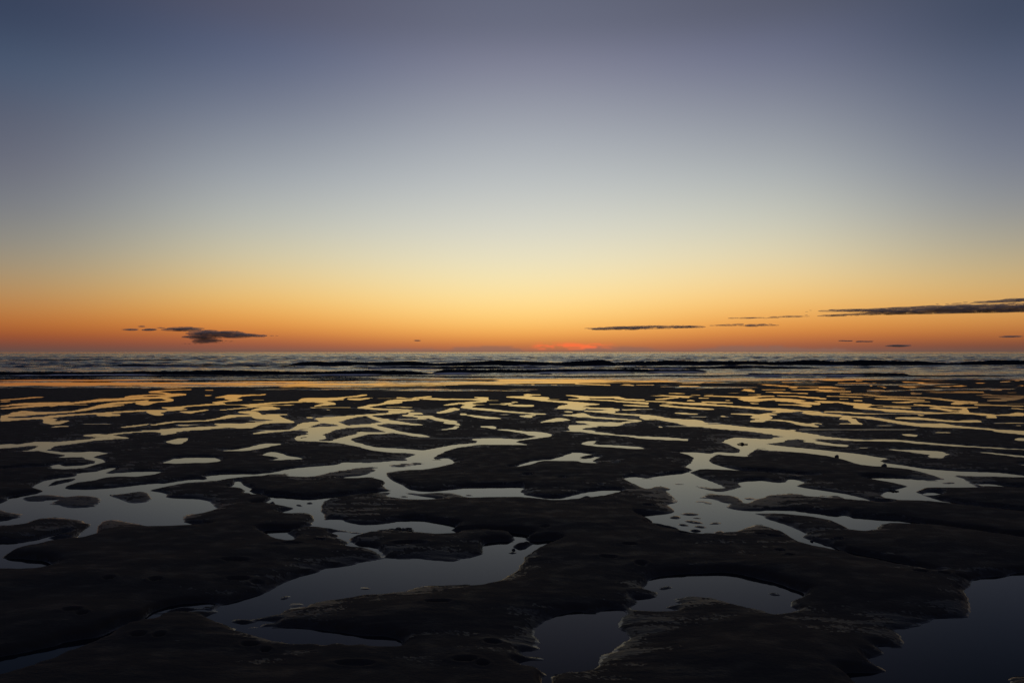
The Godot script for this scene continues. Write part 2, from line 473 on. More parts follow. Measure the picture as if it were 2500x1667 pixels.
	pool("long hair-thin channel with ragged end pools below the forked channel", "", [[-12.17,20.43, -12.31,20.82, -12.19,21.33, -11.88,21.63, -11.44,22.16, -11.19,22.65, -10.71,23.12, -10.15,23.12, -9.89,23.48, -9.76,23.73, -9.65,23.44, -9.69,22.99, -9.97,22.72, -10.52,22.72, -10.97,22.19, -11.23,21.75, -11.7,21.3, -11.89,20.82, -11.89,20.11, -11.95,20.06],
		[-10.77,24.21, -10.59,24.25, -10.54,24.37, -10.36,24.44, -10.28,24.92, -9.96,25.58, -9.73,25, -10.12,24.52, -9.74,22.99, -9.87,22.82, -10.27,23.51, -10.66,23.99],
		[-10.48,22.62, -10.37,22.72, -10.12,22.39, -9.57,21.63, -9.42,21.38, -9.35,21.23, -9.36,21.16, -9.54,21.1, -9.8,21.45, -10.25,22.13],
		[-10.41,22.78, -10.22,22.72, -10.12,23.06, -9.89,22.52, -9.87,21.94, -9.91,21.69],
		[-12.05,20.27, -11.81,20.06, -11.5,19.75, -11.09,19.26, -11.17,19.55, -11.07,19.6, -10.99,19.57, -10.91,19.43, -10.9,19.31, -10.73,18.79, -10.66,18.52, -10.71,18.39, -11.04,18.74, -11.31,19.02],
		[-11.9,20.14, -11.67,20.01, -11.62,20.14, -11.5,19.93, -11.44,19.6, -11.59,19.6]])
	pool("short pale pool nearer than the hair-thin left channel, second counting away from it", "small pools among the ripples", [[-10.41,17.81, -10.48,18.13, -10.33,18.15, -10.2,18.23, -10.12,18.1, -10.18,17.9, -10.32,17.85, -10.32,17.65]])
	pool("short pale pool nearer than the hair-thin left channel, first counting away from it", "small pools among the ripples", [[-11.25,21.36, -11.22,21.51, -11.08,21.69, -10.83,21.63, -10.62,21.39, -10.53,21.22, -10.54,21.04, -10.66,20.87, -10.92,20.93, -11.1,21.07]])
	pool("long golden streak beyond the hair-thin left channel", "thin far water streaks", [[-9.47,22.48, -9.39,22.65, -9.24,22.65, -9.12,22.65, -9.05,23.26, -8.89,22.85, -8.91,22.13, -8.88,21.75, -9.15,22.07, -9.39,22.29],
		[-9.07,23.26, -8.98,23.33, -8.88,23.09, -8.91,22.85]])
	pool("tiny pale pool beyond the hair-thin left channel", "small pools among the ripples", [[-8.53,21.61, -8.45,21.72, -8.35,21.45, -8.47,21.45]])
	pool("long pale pool nearer than the hair-thin left channel", "small pools among the ripples", [[-8.86,17.9, -8.77,18.15, -8.71,18.45, -8.6,18.74, -8.5,18.52, -8.56,18.13, -8.63,17.87, -8.8,17.77]])
	pool("long pale pool nearer than the small zigzag pool", "small pools among the ripples", [[-8.44,18.39, -8.41,18.7, -8.39,19.11, -8.26,19.31, -8.01,19.43, -7.65,19.65, -7.53,19.35, -7.92,19.21, -8.16,19.07, -8.19,18.65, -8.27,18.39, -8.36,18.21],
		[-7.66,19.65, -7.56,20.11, -7.6,20.82, -7.36,20.99, -7,21.25, -6.91,20.96, -7.24,20.65, -7.34,20.11, -7.42,19.75, -7.53,19.33],
		[-7.79,22.35, -7.72,22.52, -7.59,22.72, -7.39,22.58, -7.19,22.32, -6.91,21.69, -6.76,21.22, -6.89,21.39, -6.98,21.33, -7.25,21.69, -7.54,22, -7.72,22.16],
		[-7.68,21.1, -7.48,21.33, -7.08,21.33, -7,21.39, -6.83,21.45, -6.59,21.27, -6.41,21.54, -6,20.54, -5.75,20.01, -5.32,19.23, -5.25,18.97, -5.48,19.07, -5.7,19.5, -5.88,19.75, -6.16,19.9, -6.36,19.95, -6.64,20.27, -7,21.1, -7.28,20.76, -7.47,20.54],
		[-6.71,21.51, -6.36,21.6, -6.13,21.63, -6.06,21.39, -6.24,21.22, -6.58,21.1],
		[-6.1,20.14, -5.89,19.95, -5.68,19.75, -5.47,19.02, -5.69,19.26, -5.97,19.7],
		[-7.57,22.82, -7.67,23.51, -7.67,24.06, -7.49,24.52, -7.14,24.06, -7.03,23.88, -6.96,23.66, -6.96,23.48, -7.1,23.26, -7.3,22.92, -7.46,22.85, -7.51,22.65]])
	pool("thin pale channel with a drooping notch, running under the stepped streaks on the left", "", [[-8.73,16.05, -8.73,16.29, -8.51,16.32, -8.26,16.19, -7.94,15.89, -7.6,15.63, -7.54,15.5, -7.7,15.41, -7.95,15.57, -8.15,15.63, -8.51,15.89, -8.67,15.95],
		[-8.36,16.34, -8.17,16.73, -7.92,16.97, -7.69,17.08, -7.57,16.82, -7.83,16.79, -8.07,16.52, -8.22,16.07],
		[-7.74,17.12, -7.71,17.35, -7.65,17.43, -7.57,17.47, -7.47,17.55, -7.27,17.67, -6.99,17.96, -6.74,17.31, -7.03,17.08, -7.16,16.82, -7.18,16.57, -7.18,16.36, -7.38,16.61, -7.61,16.82],
		[-7.21,16.15, -7.43,16.84, -7.34,16.97, -7.21,16.93, -7.08,16.64, -7.1,16.43, -7.12,16.14, -7.17,16.05],
		[-7.09,18.77, -6.9,18.67, -6.73,18.79, -6.45,18.7, -6.24,18.95, -6.11,19.19, -5.83,19.38, -5.54,19.26, -5.29,19.14, -5.23,18.9, -5.46,18.97, -5.71,18.97, -5.91,18.56, -5.82,17.67, -6.05,17.55, -6.34,17.71, -6.65,18.02, -7.04,18.63],
		[-7,17.96, -6.77,18, -6.75,18.61, -6.41,17.67, -6.61,17.59, -6.75,17.33],
		[-6.27,18.79, -6.11,18.56, -5.77,17.55, -5.88,17.61]])
	pool("tiny orange streak beyond the small zigzag pool, second counting away from it", "thin far water streaks", [[-13.77,35.38, -13.36,35.23, -13.21,34.81, -13.59,34.9]])
	pool("tiny orange streak beyond the small zigzag pool, first counting away from it", "thin far water streaks", [[-12.06,30.97, -11.87,31.16, -11.71,30.73, -11.89,30.54]])
	pool("small golden zigzag pool on its own below the dark sand bar, left of centre", "", [[-11.08,29.47, -11.13,30.48, -11.29,31.41, -11.05,31.41, -10.69,31.16, -10.33,31.54, -10.04,31.29, -10.04,31.74, -10,32, -9.84,31.48, -9.8,30.97, -9.88,30.79, -10.1,30.85, -10.35,30.18, -9.99,28.41, -10.06,27.99, -10.7,29.32, -10.97,29.18],
		[-10.71,29.44, -10.29,28.88, -9.65,28.15, -9.48,27.64, -9.97,27.99, -10.37,28.51],
		[-10.09,26.59, -10.1,27.11, -9.98,27.59, -9.7,28.09, -9.49,27.49, -9.74,26.92, -9.84,26.41, -9.98,26.32],
		[-10.13,26.78, -9.84,26.64, -9.48,26.05, -9.29,25.54, -9.53,25.79, -9.92,26.23],
		[-10.01,25.71, -9.73,25.88, -9.48,26.05, -9.29,25.54, -9.52,25.33, -9.75,25.04]])
	pool("golden pool with two long thin arms below the dark sand bar", "", [[-7.52,27.84, -7.65,28.78, -7.55,29.16, -7.17,29.16, -6.78,29.16, -6.46,29.44, -6.31,29.95, -5.99,30.73, -5.99,31.41, -5.82,31.61, -5.7,30.97, -5.78,30.3, -5.83,29.89, -6.2,29.44, -6.14,27.99, -6.39,27.49, -6.58,26.78, -6.9,26.64, -7.15,26.92, -7.43,27.49],
		[-6.32,28.25, -6.07,28.41, -5.97,27.94, -6.24,27.89],
		[-8.61,25.28, -8.53,25.71, -8.35,25.84, -8.11,26.46, -7.64,26.87, -7.23,27.2, -7.08,26.64, -7.51,26.41, -7.93,25.88, -8.15,25.24, -8.15,24.56, -8.5,24.96],
		[-8.52,25.33, -8.16,24.92, -7.72,24.76, -7.48,24.68, -7.34,24.21, -7.55,24.21, -7.97,24.33, -8.31,24.72],
		[-6.76,27.01, -6.34,27.01, -5.97,26.41, -5.76,25.75, -5.68,25.37, -5.78,25.58, -6.16,26.23, -6.62,26.46],
		[-6.25,25, -6.24,25.75, -6.11,26.28, -5.88,26.14, -5.72,25.45, -5.85,25.16, -6.04,24.92, -6.15,24.56]])
	pool("long golden streak nearer than the small zigzag pool", "thin far water streaks", [[-8.6,23.09, -8.33,23.77, -8.01,24.37, -7.93,24.14, -8.23,23.48, -8.53,22.88]])
	pool("long pale pool nearer than the thin notched channel", "small pools among the ripples", [[-5.41,16.36, -5.34,16.82, -5.21,17.08, -5.05,17.05, -4.86,17.31, -4.75,17.47, -4.69,17.24, -4.8,17.08, -5,16.86, -5.1,16.71, -5.23,16.46, -5.37,16.24]])
	pool("braided network of golden pools curling round several dark sand islets left of centre", "", [[-5.32,20.35, -5.28,20.57, -5.16,20.73, -5.11,20.51, -5.2,20.24, -5.27,20.19],
		[-4.99,20.14, -4.94,20.38, -4.78,20.54, -4.59,20.7, -4.44,20.87, -4.16,21.22, -3.87,21.54, -3.45,21.91, -3.4,22.39, -3.29,21.63, -3.39,21.51, -3.79,21.1, -4.07,20.76, -4.21,19.8, -4.23,19.11, -4.42,19.02, -4.67,19.26, -4.9,19.75],
		[-4.72,24.18, -4.61,24.92, -4.59,25.54, -4.33,25.66, -4.29,26.32, -4.33,27.49, -4.13,28.2, -3.68,28.35, -3.58,27.59, -3.94,26.92, -4.08,25.88, -4.16,25.54, -4.24,25.16, -4.4,24.52, -4.42,23.88, -4.66,23.88],
		[-4.26,27.01, -4.03,26.92, -3.78,27.01, -3.68,26.28, -3.88,25.88, -4.07,25.84],
		[-4.63,24.29, -3.99,23.69, -3.44,23.51, -3.02,23.3, -2.96,22.82, -3.38,23.09, -3.89,23.09, -4.53,23.77],
		[-3.58,22.88, -3.48,22.92, -3.21,22.78, -2.96,22.85, -2.9,22.32, -3.09,21.94, -3.31,21.75, -3.49,22.32],
		[-3.94,21.39, -3.6,20.68, -3.27,20.06, -2.97,19.53, -2.45,18.86, -2.39,18.45, -2.85,18.72, -3.09,18.97, -3.46,19.85, -3.83,20.82],
		[-3.28,20.11, -3.16,20.08, -3.11,19.78, -3.21,19.7],
		[-4.89,17.75, -4.99,18.34, -5.02,18.9, -4.89,19.04, -4.68,19.23, -4.39,19.16, -4.15,18.95, -3.76,18.17, -3.61,18.39, -3.36,18.5, -3.23,18.9, -3.04,19.04, -2.99,18.72, -3.15,18.43, -3.27,18, -3.5,17.85, -3.7,17.85, -4.01,18.3, -4.3,18.77, -4.6,18.88, -4.59,17.87, -4.6,17.31, -4.72,17.35, -4.79,17.39],
		[-4.77,18.13, -4.53,17.79, -4.35,17.87, -4.21,17.96, -4.03,18.02, -3.8,18.06, -3.67,18.21, -3.57,17.71, -3.72,17.69, -3.87,17.31, -3.88,16.53, -3.98,16.36, -4.22,16.57, -4.56,17.31],
		[-4.38,16.97, -4.31,17.16, -4.2,17.31, -4.08,17.39, -3.95,16.84, -3.89,16.05, -4.01,15.97, -4.12,15.97],
		[-3.34,18.39, -3.09,18.13, -2.77,17.61, -2.49,17.03, -2.14,16.53, -2.1,16.2, -2.41,16.46, -2.63,16.71, -2.97,17.41, -3.27,18],
		[-3.3,16.73, -3.21,16.82, -2.9,16.64, -2.61,16.71, -2.6,16.86, -2.56,16.59, -2.57,16.45, -2.85,16.36, -3.12,16.36, -3.26,16.55],
		[-3.45,15.21, -3.38,15.57, -3.32,15.97, -3.2,16.34, -3.06,16.53, -3,16.2, -3.12,15.92, -3.17,15.23, -3.28,15.11, -3.43,15.11],
		[-4.29,15.58, -4.31,15.97, -4.16,16.09, -4.04,16.14, -3.88,16.09, -3.75,15.82, -3.68,15.55, -3.7,15.35, -3.82,15.26, -4.09,15.79, -4.2,15.55, -4.24,15.38],
		[-4.17,15.27, -4.1,15.63, -3.91,15.92, -3.7,15.08, -3.95,15.08, -4.12,15.08],
		[-2.15,16.53, -2.02,16.39, -1.85,16.22, -1.64,15.9, -1.62,15.74, -1.8,15.76, -1.96,15.89, -2.09,16.02],
		[-2.43,18.65, -2.26,18.67, -2.09,18.54, -2.07,18.36, -2.21,18.3, -2.39,18.32],
		[-3.01,23.09, -2.83,22.95, -2.8,22.75, -2.97,22.78]])
	pool("tiny golden streak beyond the braided golden network", "thin far water streaks", [[-5.55,23.09, -5.36,23.26, -5.3,23.02, -5.5,22.88]])
	pool("short golden streak beyond the two-armed golden pool", "thin far water streaks", [[-5.97,28.67, -5.9,28.94, -5.52,28.62, -5.29,29.1, -5.23,28.78, -5.36,27.79, -5.7,27.94, -5.88,28.25]])
	pool("tiny golden streak left of the winding golden streak", "thin far water streaks", [[-4.33,29.55, -4.21,29.6, -3.9,29.05, -3.85,28.67, -4.11,28.94, -4.28,29.21]])
	pool("jagged chain of golden pools stepping down to the right near the centre", "", [[-2.98,21.13, -2.89,21.33, -2.77,21.45, -2.69,20.82, -2.83,20.87, -2.95,20.96],
		[-2.89,22.16, -2.73,22.16, -2.48,21.91, -2.44,21.6, -2.64,21.45, -2.75,21.1],
		[-2.74,21.16, -2.45,21.01, -2.18,21.1, -1.92,20.32, -1.65,19.8, -1.35,19.4, -1.33,19.14, -1.6,19.23, -1.84,19.5, -2.08,20.14, -2.36,20.27, -2.7,20.82],
		[-2.08,20.59, -1.76,20.01, -1.57,19.55, -1.52,18.97, -1.69,19.28, -2.01,19.93],
		[-1.65,18.93, -1.55,19.35, -1.38,19.14, -1.23,18.61, -1.2,18.28, -1.18,18, -1.2,18.08, -1.33,18.45, -1.49,18.61, -1.63,18.72],
		[-1.35,17.53, -1.31,18.06, -1.2,18.28, -1.18,17.94, -1.26,17.39, -1.33,17.37],
		[-1.6,17.2, -1.35,17.57, -1.33,17.39, -1.59,17.08],
		[-2.42,20.24, -2.25,20.46, -2.21,20.08, -2.4,20.03]])
	pool("winding golden streak with a long straight tail in the centre far field", "", [[-3.66,28.09, -3.54,28.78, -3.41,28.99, -3.29,27.94, -3.42,27.74, -3.58,27.44],
		[-3.68,29.38, -3.38,29.89, -3.22,30.24, -3.07,30.24, -3.03,29.78, -3.14,29.44, -3.31,29.27, -3.6,28.72],
		[-3.37,28.88, -2.8,28.99, -2.51,28.62, -2.14,28.67, -1.43,28.46, -1.2,28.88, -.98,29.16, -.89,29.16, -.84,27.69, -.91,26.92, -1.15,27.69, -1.41,27.94, -2.09,28.04, -2.44,27.79, -2.71,27.99, -3.32,28.46],
		[-1.42,29.89, -1.17,29.72, -.93,29.6, -.88,29.44, -.86,28.72, -.89,28.25, -1.13,28.83, -1.4,29.44],
		[-1.68,26.41, -1.55,26.73, -1.36,27.01, -.99,27.49, -.91,27.84, -.88,26.87, -.96,26.73, -1.32,26.28, -1.46,25.24, -1.63,25.66],
		[-2.19,25.28, -1.99,25.92, -1.69,26.64, -1.65,25.97, -1.94,25.2, -2.17,25.04],
		[-1.56,26.41, -1.38,26.19, -1.18,25.37, -1.16,24.96, -1.3,24.84, -1.49,25.24],
		[-1.58,24.48, -1.49,25.12, -1.33,25.33, -1.22,25.33, -1.2,24.88, -1.27,24.18, -1.42,24.02, -1.55,24.02],
		[-1.56,24.6, -1.21,24.06, -.72,23.58, -.19,22.75, .3,22.19, .78,21.79, 1.01,21.6, 1,21.42, .77,21.42, .3,21.82, -.19,22.29, -.69,22.82, -1.18,23.37, -1.53,24.02]])
	pool("short golden streak nearer than the winding golden streak", "thin far water streaks", [[-2.11,22.1, -1.95,22.82, -1.86,23.84, -1.73,23.95, -1.56,23.51, -1.54,23.23, -1.66,22.95, -1.75,22.48, -1.88,21.97, -2.08,21.82]])
	pool("long pale pool beyond the jagged golden chain", "small pools among the ripples", [[-1.43,21.72, -1.39,21.85, -1.29,21.79, -1.23,21.54, -1.22,21.36, -1.25,21.19, -1.34,21.16, -1.4,21.36],
		[-1.23,21.36, -.97,21.13, -.68,20.76, -.49,20.51, -.28,20.3, -.28,20.14, -.48,20.11, -.66,20.11, -.94,20.51, -1.21,21.13]])
	pool("spindle shaped pale pool ending in a ragged tip right of centre", "", [[-.87,17.98, -.84,18.02, -.83,17.79, -.86,17.77],
		[-.77,17.98, -.59,18.13, -.43,18.17, -.34,17.73, -.34,17.29, -.42,17.47, -.58,17.77, -.76,17.85],
		[-.34,17.39, -.24,17.33, -.11,17.31, .05,17.16, .23,16.93, .42,16.84, .63,16.71, .77,16.43, .82,16.1, .82,16, .74,15.89, .6,15.82, .4,16.05, .23,16.5, .04,16.79, -.11,17.08, -.24,17.12, -.33,17.24],
		[.12,15.29, .35,15.58, .53,15.9, .75,16.09, .74,15.84, .52,15.55, .35,15.37, .12,15.14]])
	pool("tiny golden streak nearer than the winding golden streak", "thin far water streaks", [[-.3,25.54, -.16,26.1, -.05,26.5, -.05,25.88, -.16,25.45, -.3,25.28]])
	pool("tiny golden streak beyond the winding golden streak", "thin far water streaks", [[.01,26.96, .22,26.87, .22,26.59, .01,26.59]])
	pool("long golden streak nearer than the stepped golden pool", "thin far water streaks", [[-.1,25.28, .12,25.37, .4,25.33, .63,25.41, .69,25.2, .68,24.88, .61,24.56, .39,24.44, .12,24.64, -.1,24.96]])
	pool("stepped golden pool spreading into a broad patch right of centre", "", [[-.22,29.93, -.05,30.18, .41,30.18, .74,30.01, 1,29.83, 1.19,29.72, 1.38,29.55, 1.35,28.88, 1.12,27.89, .93,27.59, .7,28.25, .39,28.83, -.05,29.38, -.22,29.63],
		[.95,28.35, 1.44,27.49, 1.87,27.2, 2.27,26.64, 2.53,26.19, 2.85,25.73, 2.83,25.51, 2.43,25.16, 2.09,24.44, 1.81,26.28, 1.41,26.87, .92,27.49],
		[.5,31.48, .65,32.07, .78,31.61, 1.13,31.48, 1.11,30.97, .77,30.97, .63,31.03, .49,31.03],
		[.49,30.54, .78,31.48, .76,30.6, .48,30.07],
		[1.38,23.8, 1.49,24.76, 1.8,25.33, 2.08,26.1, 2.18,25.24, 2.19,23.77, 2.14,23.26, 1.99,22.99, 1.85,23.12, 1.68,23.62, 1.41,23.48, 1.36,23.48],
		[2.09,24.44, 2.57,23.95, 3.07,23.66, 3.01,23.23, 2.52,23.48, 2.04,23.84],
		[2.09,22.95, 2.4,22.82, 2.72,22.92, 3.05,23.51, 2.81,21.69, 2.61,22, 2.35,22.35, 2.06,22.62],
		[3.04,23.51, 3.15,23.51, 3.19,23.37, 3.14,23.02, 3.05,22.75, 2.93,22.72]])
	pool("tiny golden streak nearer than the stepped golden pool", "thin far water streaks", [[1.5,22.48, 1.61,22.72, 1.72,22.48, 1.7,22.16, 1.57,22.16, 1.49,22.29]])
	pool("long pale pool nearer than the stepped golden pool", "small pools among the ripples", [[1.38,21.42, 1.61,21.36, 1.84,21.82, 1.98,22, 2.05,21.75, 2.07,20.73, 2.62,20.19, 2.58,19.88, 2.03,20.4, 1.94,20.62, 1.85,20.59, 1.73,20.54, 1.58,20.96, 1.36,21.19],
		[2.61,20.19, 2.94,19.93, 3.22,19.65, 3.18,19.38, 2.9,19.67, 2.57,19.88],
		[2.44,18.83, 2.52,18.79, 2.74,19.19, 3.19,19.6, 3.15,19.35, 2.7,18.86, 2.44,18.19, 2.35,18.08]])
	pool("short pale pool nearer than the stepped golden pool", "small pools among the ripples", [[.21,20.9, .31,21.1, .43,21.25, .7,21.48, .69,21.3, .42,20.62, .3,20.62, .2,20.73],
		[.43,20.96, .51,20.79, .51,20.51, .42,20.62]])
	pool("long pale pool beyond the spindle shaped pool", "small pools among the ripples", [[.66,19.09, .92,19.75, 1.17,20.32, 1.31,20.27, 1.44,19.83, 1.43,19.62, 1.25,19.43, 1.11,19.28, .89,19.14, .66,18.95]])
	pool("long pale pool nearer than the broad diagonal channel", "small pools among the ripples", [[1.54,19.28, 1.76,19.35, 2,19.23, 2.19,19.02, 2.49,19.11, 2.35,18.08, 2.08,18.08, 1.91,18.34, 1.72,18.88, 1.52,19.09],
		[1.32,18.32, 1.38,18.3, 1.53,18.34, 1.67,18.34, 2.04,18.39, 2,18.06, 1.6,17.61, 1.4,16.79, 1.27,16.9, 1.3,18],
		[1.32,17.55, 1.57,17.25, 1.75,16.77, 1.93,16.61, 2.13,16.36, 2.09,16.07, 1.89,16.22, 1.71,16.41, 1.53,16.82, 1.27,16.82],
		[2.11,16.27, 2.36,16.14, 2.59,15.92, 3.08,15.73, 3.44,15.41, 3.37,15.08, 2.99,15.26, 2.52,15.49, 2.32,15.89, 2.08,16.05]])
	pool("very long golden streak crossing the right half to the frame edge", "", [[2.14,31.1, 2.34,31.03, 2.64,30.54, 3.06,30.01, 3.91,30.01, 3.77,28.99, 2.95,28.94, 2.53,29.27, 2.29,30.36, 2.12,30.73],
		[2.06,28.56, 2.42,28.67, 2.62,29.89, 2.82,29.89, 2.79,28.25, 2.75,27.84, 2.63,27.89, 2.45,27.94, 2.36,27.94, 2.04,28.25],
		[2.85,28.25, 3.62,27.84, 3.55,27.25, 2.81,27.84],
		[3.92,30.18, 4.06,30.01, 4.13,28.67, 4.74,28.15, 4.62,27.44, 4.01,27.84, 3.84,28.35, 3.71,28.62],
		[4.65,27.44, 5.32,27.15, 5.75,26.37, 6.11,26.41, 6.36,26.37, 6.41,25.97, 6.32,25.62, 6.09,25.24, 5.84,25.24, 5.59,25.62, 5.23,26.68, 4.59,27.06],
		[6.16,25.66, 6.77,25.28, 7.15,24.68, 7.55,24.29, 7.72,23.84, 8.06,23.77, 8.13,23.51, 8.28,23.26, 8.36,22.92, 8.64,22.72, 8.76,22.48, 8.27,21.22, 8.47,22.29, 8.22,22.55, 7.97,22.39, 7.67,22.16, 7.65,22.55, 7.48,23.09, 7.29,23.48, 6.98,24.1, 6.62,24.72, 6.04,25.16],
		[8.2,22.22, 8.46,22.32, 8.52,21.88, 8.24,21.16, 8.1,21.36, 8.06,21.85],
		[8.71,22.39, 8.61,21.75, 8.86,20.99, 9.24,20.7, 9.43,20.82, 9.4,20.54, 9.44,20.01, 9.48,19.4, 9.6,18.81, 10.07,18.72, 10.22,18.7, 10.25,18.13, 10.47,17.65, 10.62,17.49, 10.61,17.25, 11.09,16.97, 10.49,16.05, 10.31,16.77, 10.45,17.2, 10.31,17.39, 10,17.69, 9.73,17.79, 9.57,17.79, 9.24,18.1, 9.16,18.77, 9.18,19.45, 9.12,19.93, 9.05,19.98, 9.06,20.3, 8.71,20.62, 8.33,21.04, 8.26,21.22],
		[10.09,18.79, 10.27,18.81, 10.07,18.45, 9.91,18.45]])
	pool("tiny orange streak beyond the stepped golden pool, first counting away from it", "thin far water streaks", [[2.04,40.81, 2.32,40.81, 2.23,39.35, 2,39.97]])
	pool("long orange streak beyond the stepped golden pool", "thin far water streaks", [[3.41,42.62, 4.25,41.7, 5.09,41.03, 4.96,39.97, 4.14,40.6, 3.33,41.7]])
	pool("tiny orange streak beyond the stepped golden pool, second counting away from it", "thin far water streaks", [[1.03,41.47, 1.16,41.47, 1.14,40.6, 1,40.6]])
	pool("long golden streak beyond the stepped golden pool", "thin far water streaks", [[3.57,27.54, 4.03,26.96, 4.37,26.82, 4.58,26.5, 4.41,25.54, 4.21,25.84, 3.95,26.41, 3.5,26.96]])
	pool("long golden streak right of the stepped golden pool", "thin far water streaks", [[3.57,25.37, 3.84,25.28, 4.31,24.96, 4.22,24.4, 3.75,24.72, 3.54,25.12]])
	pool("long golden streak beyond the very long golden streak, third counting away from it", "thin far water streaks", [[4.73,25.28, 4.97,25.37, 5.16,24.68, 5.56,24.29, 5.91,23.73, 6.05,23.58, 6,23.37, 5.76,23.12, 5.4,23.58, 5.04,24.1, 4.8,24.48, 4.67,24.96]])
	pool("short golden streak right of the stepped golden pool", "thin far water streaks", [[3.25,23.3, 3.68,23.37, 3.62,23.02, 3.21,22.95]])
	pool("broad pale channel running diagonally down to a crossing of channels on the right", "", [[2.83,21.85, 3.28,21.6, 3.69,21.22, 3.79,20.99, 3.89,20.82, 3.98,20.32, 4.14,20.01, 4.34,19.9, 4.55,19.85, 4.67,19.62, 4.7,19.31, 4.51,18.52, 4.36,18.34, 4.17,18.21, 4,18.34, 3.93,18.97, 3.79,19.35, 3.69,19.75, 3.56,19.75, 3.6,20.73, 3.22,21.25, 2.79,21.51],
		[3.39,20.84, 3.51,20.84, 3.71,20.82, 3.5,19.65, 3.33,19.8, 3.3,20.24],
		[4.07,18.39, 4.43,18.47, 4.85,18.52, 5.01,18.36, 5.27,17.85, 5.57,17.55, 5.82,17.45, 6,17.12, 6.05,16.75, 6.28,16.12, 6.05,15.54, 5.67,15.69, 5.52,15.77, 5.4,16.19, 5.27,16.62, 5.02,17.01, 4.72,17.29, 4.57,17.45, 4.29,17.9, 4.01,18.1],
		[6,17.14, 6.24,17.33, 6.12,16.99, 5.92,16.91],
		[5.1,15.29, 5.29,15.58, 5.55,15.84, 5.77,15.73, 5.8,15.44, 5.69,15.14, 5.64,15.38, 5.39,15.38, 5.11,15.08, 5.03,15.08],
		[6.21,15.95, 6.41,15.6, 6.69,15.26, 6.61,15.08, 6.29,15.3, 6.04,15.54]])
	pool("tiny pale pool beyond the broad diagonal channel, second counting away from it", "small pools among the ripples", [[3.32,18.04, 3.38,18.06, 3.44,17.94, 3.4,17.73, 3.32,17.77, 3.3,17.93]])
	pool("short pale pool nearer than the very long golden streak, first counting away from it", "small pools among the ripples", [[4.57,22.1, 4.77,22.13, 4.94,21.79, 5.12,21.72, 5.05,21.42, 4.86,21.42, 4.66,21.6, 4.53,21.91]])
	pool("tiny pale pool beyond the broad diagonal channel, first counting away from it", "small pools among the ripples", [[5.55,21.01, 5.65,21.1, 5.68,21.01, 5.62,20.79, 5.55,20.73, 5.49,20.79]])
	pool("hooked golden pool with a long thin tail on the right", "", [[6.05,21.79, 6.43,21.79, 6.62,21.63, 6.66,21.45, 6.82,21.51, 6.88,21.1, 6.78,20.59, 6.58,19.98, 6.51,19.95, 6.11,19.26, 5.98,19.26, 6.46,21.1, 6.31,21.36, 5.98,21.54],
		[6.87,21.66, 7.17,22, 7.22,21.48, 7.12,21.19, 6.94,21.27, 6.78,21.36],
		[6.21,20.57, 6.44,20.87, 6.15,19.95, 6.16,20.4],
		[5.86,19.43, 6.15,19.8, 6.24,19.55, 6.11,19.14, 5.94,19.14, 5.8,19.23],
		[6.29,19.83, 6.63,19.88, 6.86,19.57, 6.91,19.11, 6.97,18.83, 7.05,18.5, 6.98,17.92, 6.87,17.65, 6.86,18, 6.73,18.19, 6.69,18.52, 6.74,19.23, 6.52,19.53, 6.21,19.57],
		[7.02,18.7, 7.23,18.86, 7.36,18.9, 7.29,18.72, 7.15,18.65, 6.92,18.43],
		[7.26,22.13, 7.72,22.62, 7.59,22.22, 7.16,21.82],
		[7.32,18.81, 7.38,18.77, 7.31,18.58, 7.21,18.54]])
	pool("short orange streak beyond the very long golden streak, fourth counting away from it", "thin far water streaks", [[6.49,32.54, 6.84,32.68, 7.08,32.13, 6.98,31.67, 6.67,31.87, 6.4,32.13]])
	pool("long orange streak beyond the very long golden streak, second counting away from it", "thin far water streaks", [[5.85,30.97, 6.18,30.85, 6.51,30.48, 6.79,30.24, 6.54,29.1, 6.29,29.44, 6.06,30.24, 5.78,30.6]])
	pool("short golden streak beyond the very long golden streak, second counting away from it", "thin far water streaks", [[5.18,28.46, 5.62,28.99, 5.92,29.55, 6.27,29.66, 6.14,29.05, 5.77,28.78, 5.45,28.15, 5.11,28.04]])
	pool("tiny orange streak beyond the very long golden streak, first counting away from it", "thin far water streaks", [[7.14,31.48, 7.46,31.22, 7.34,30.73, 7.06,31.1]])
	pool("short orange streak beyond the very long golden streak, second counting away from it", "thin far water streaks", [[7.66,31.61, 8.04,31.48, 7.92,30.97, 7.57,31.22]])
	pool("short golden streak beyond the very long golden streak, first counting away from it", "thin far water streaks", [[6.92,29.21, 7.28,29.1, 7.17,28.67, 6.84,28.88]])
	pool("tiny golden streak beyond the very long golden streak, third counting away from it", "thin far water streaks", [[6.17,27.79, 6.34,27.94, 6.37,27.54, 6.28,27.15, 6.18,27.25, 6.07,27.35]])
	pool("long golden streak beyond the very long golden streak, second counting away from it", "thin far water streaks", [[6.5,27.06, 7.04,26.87, 7.42,26.5, 7.31,26.14, 6.88,26.23, 6.41,26.68]])
	pool("tiny golden streak beyond the very long golden streak, second counting away from it", "thin far water streaks", [[7.54,27.84, 7.68,27.79, 7.56,27.35, 7.46,27.54]])
	pool("tiny golden streak beyond the very long golden streak, first counting away from it", "thin far water streaks", [[7.92,26.23, 8.15,26.05, 8.04,25.71, 7.84,25.97]])
	pool("long golden streak beyond the very long golden streak, first counting away from it", "thin far water streaks", [[8.64,25.62, 9.2,25.45, 9.5,25.28, 9.51,25.08, 9.27,24.44, 9.11,24.25, 9.08,25.12, 8.52,25.28]])
	pool("long golden streak beyond the very long golden streak, fourth counting away from it", "thin far water streaks", [[10.41,30.97, 11.11,30.73, 11.01,30.18, 11.49,29.49, 11.11,28.51, 10.76,29.49, 10.85,30.01, 10.25,30.48]])
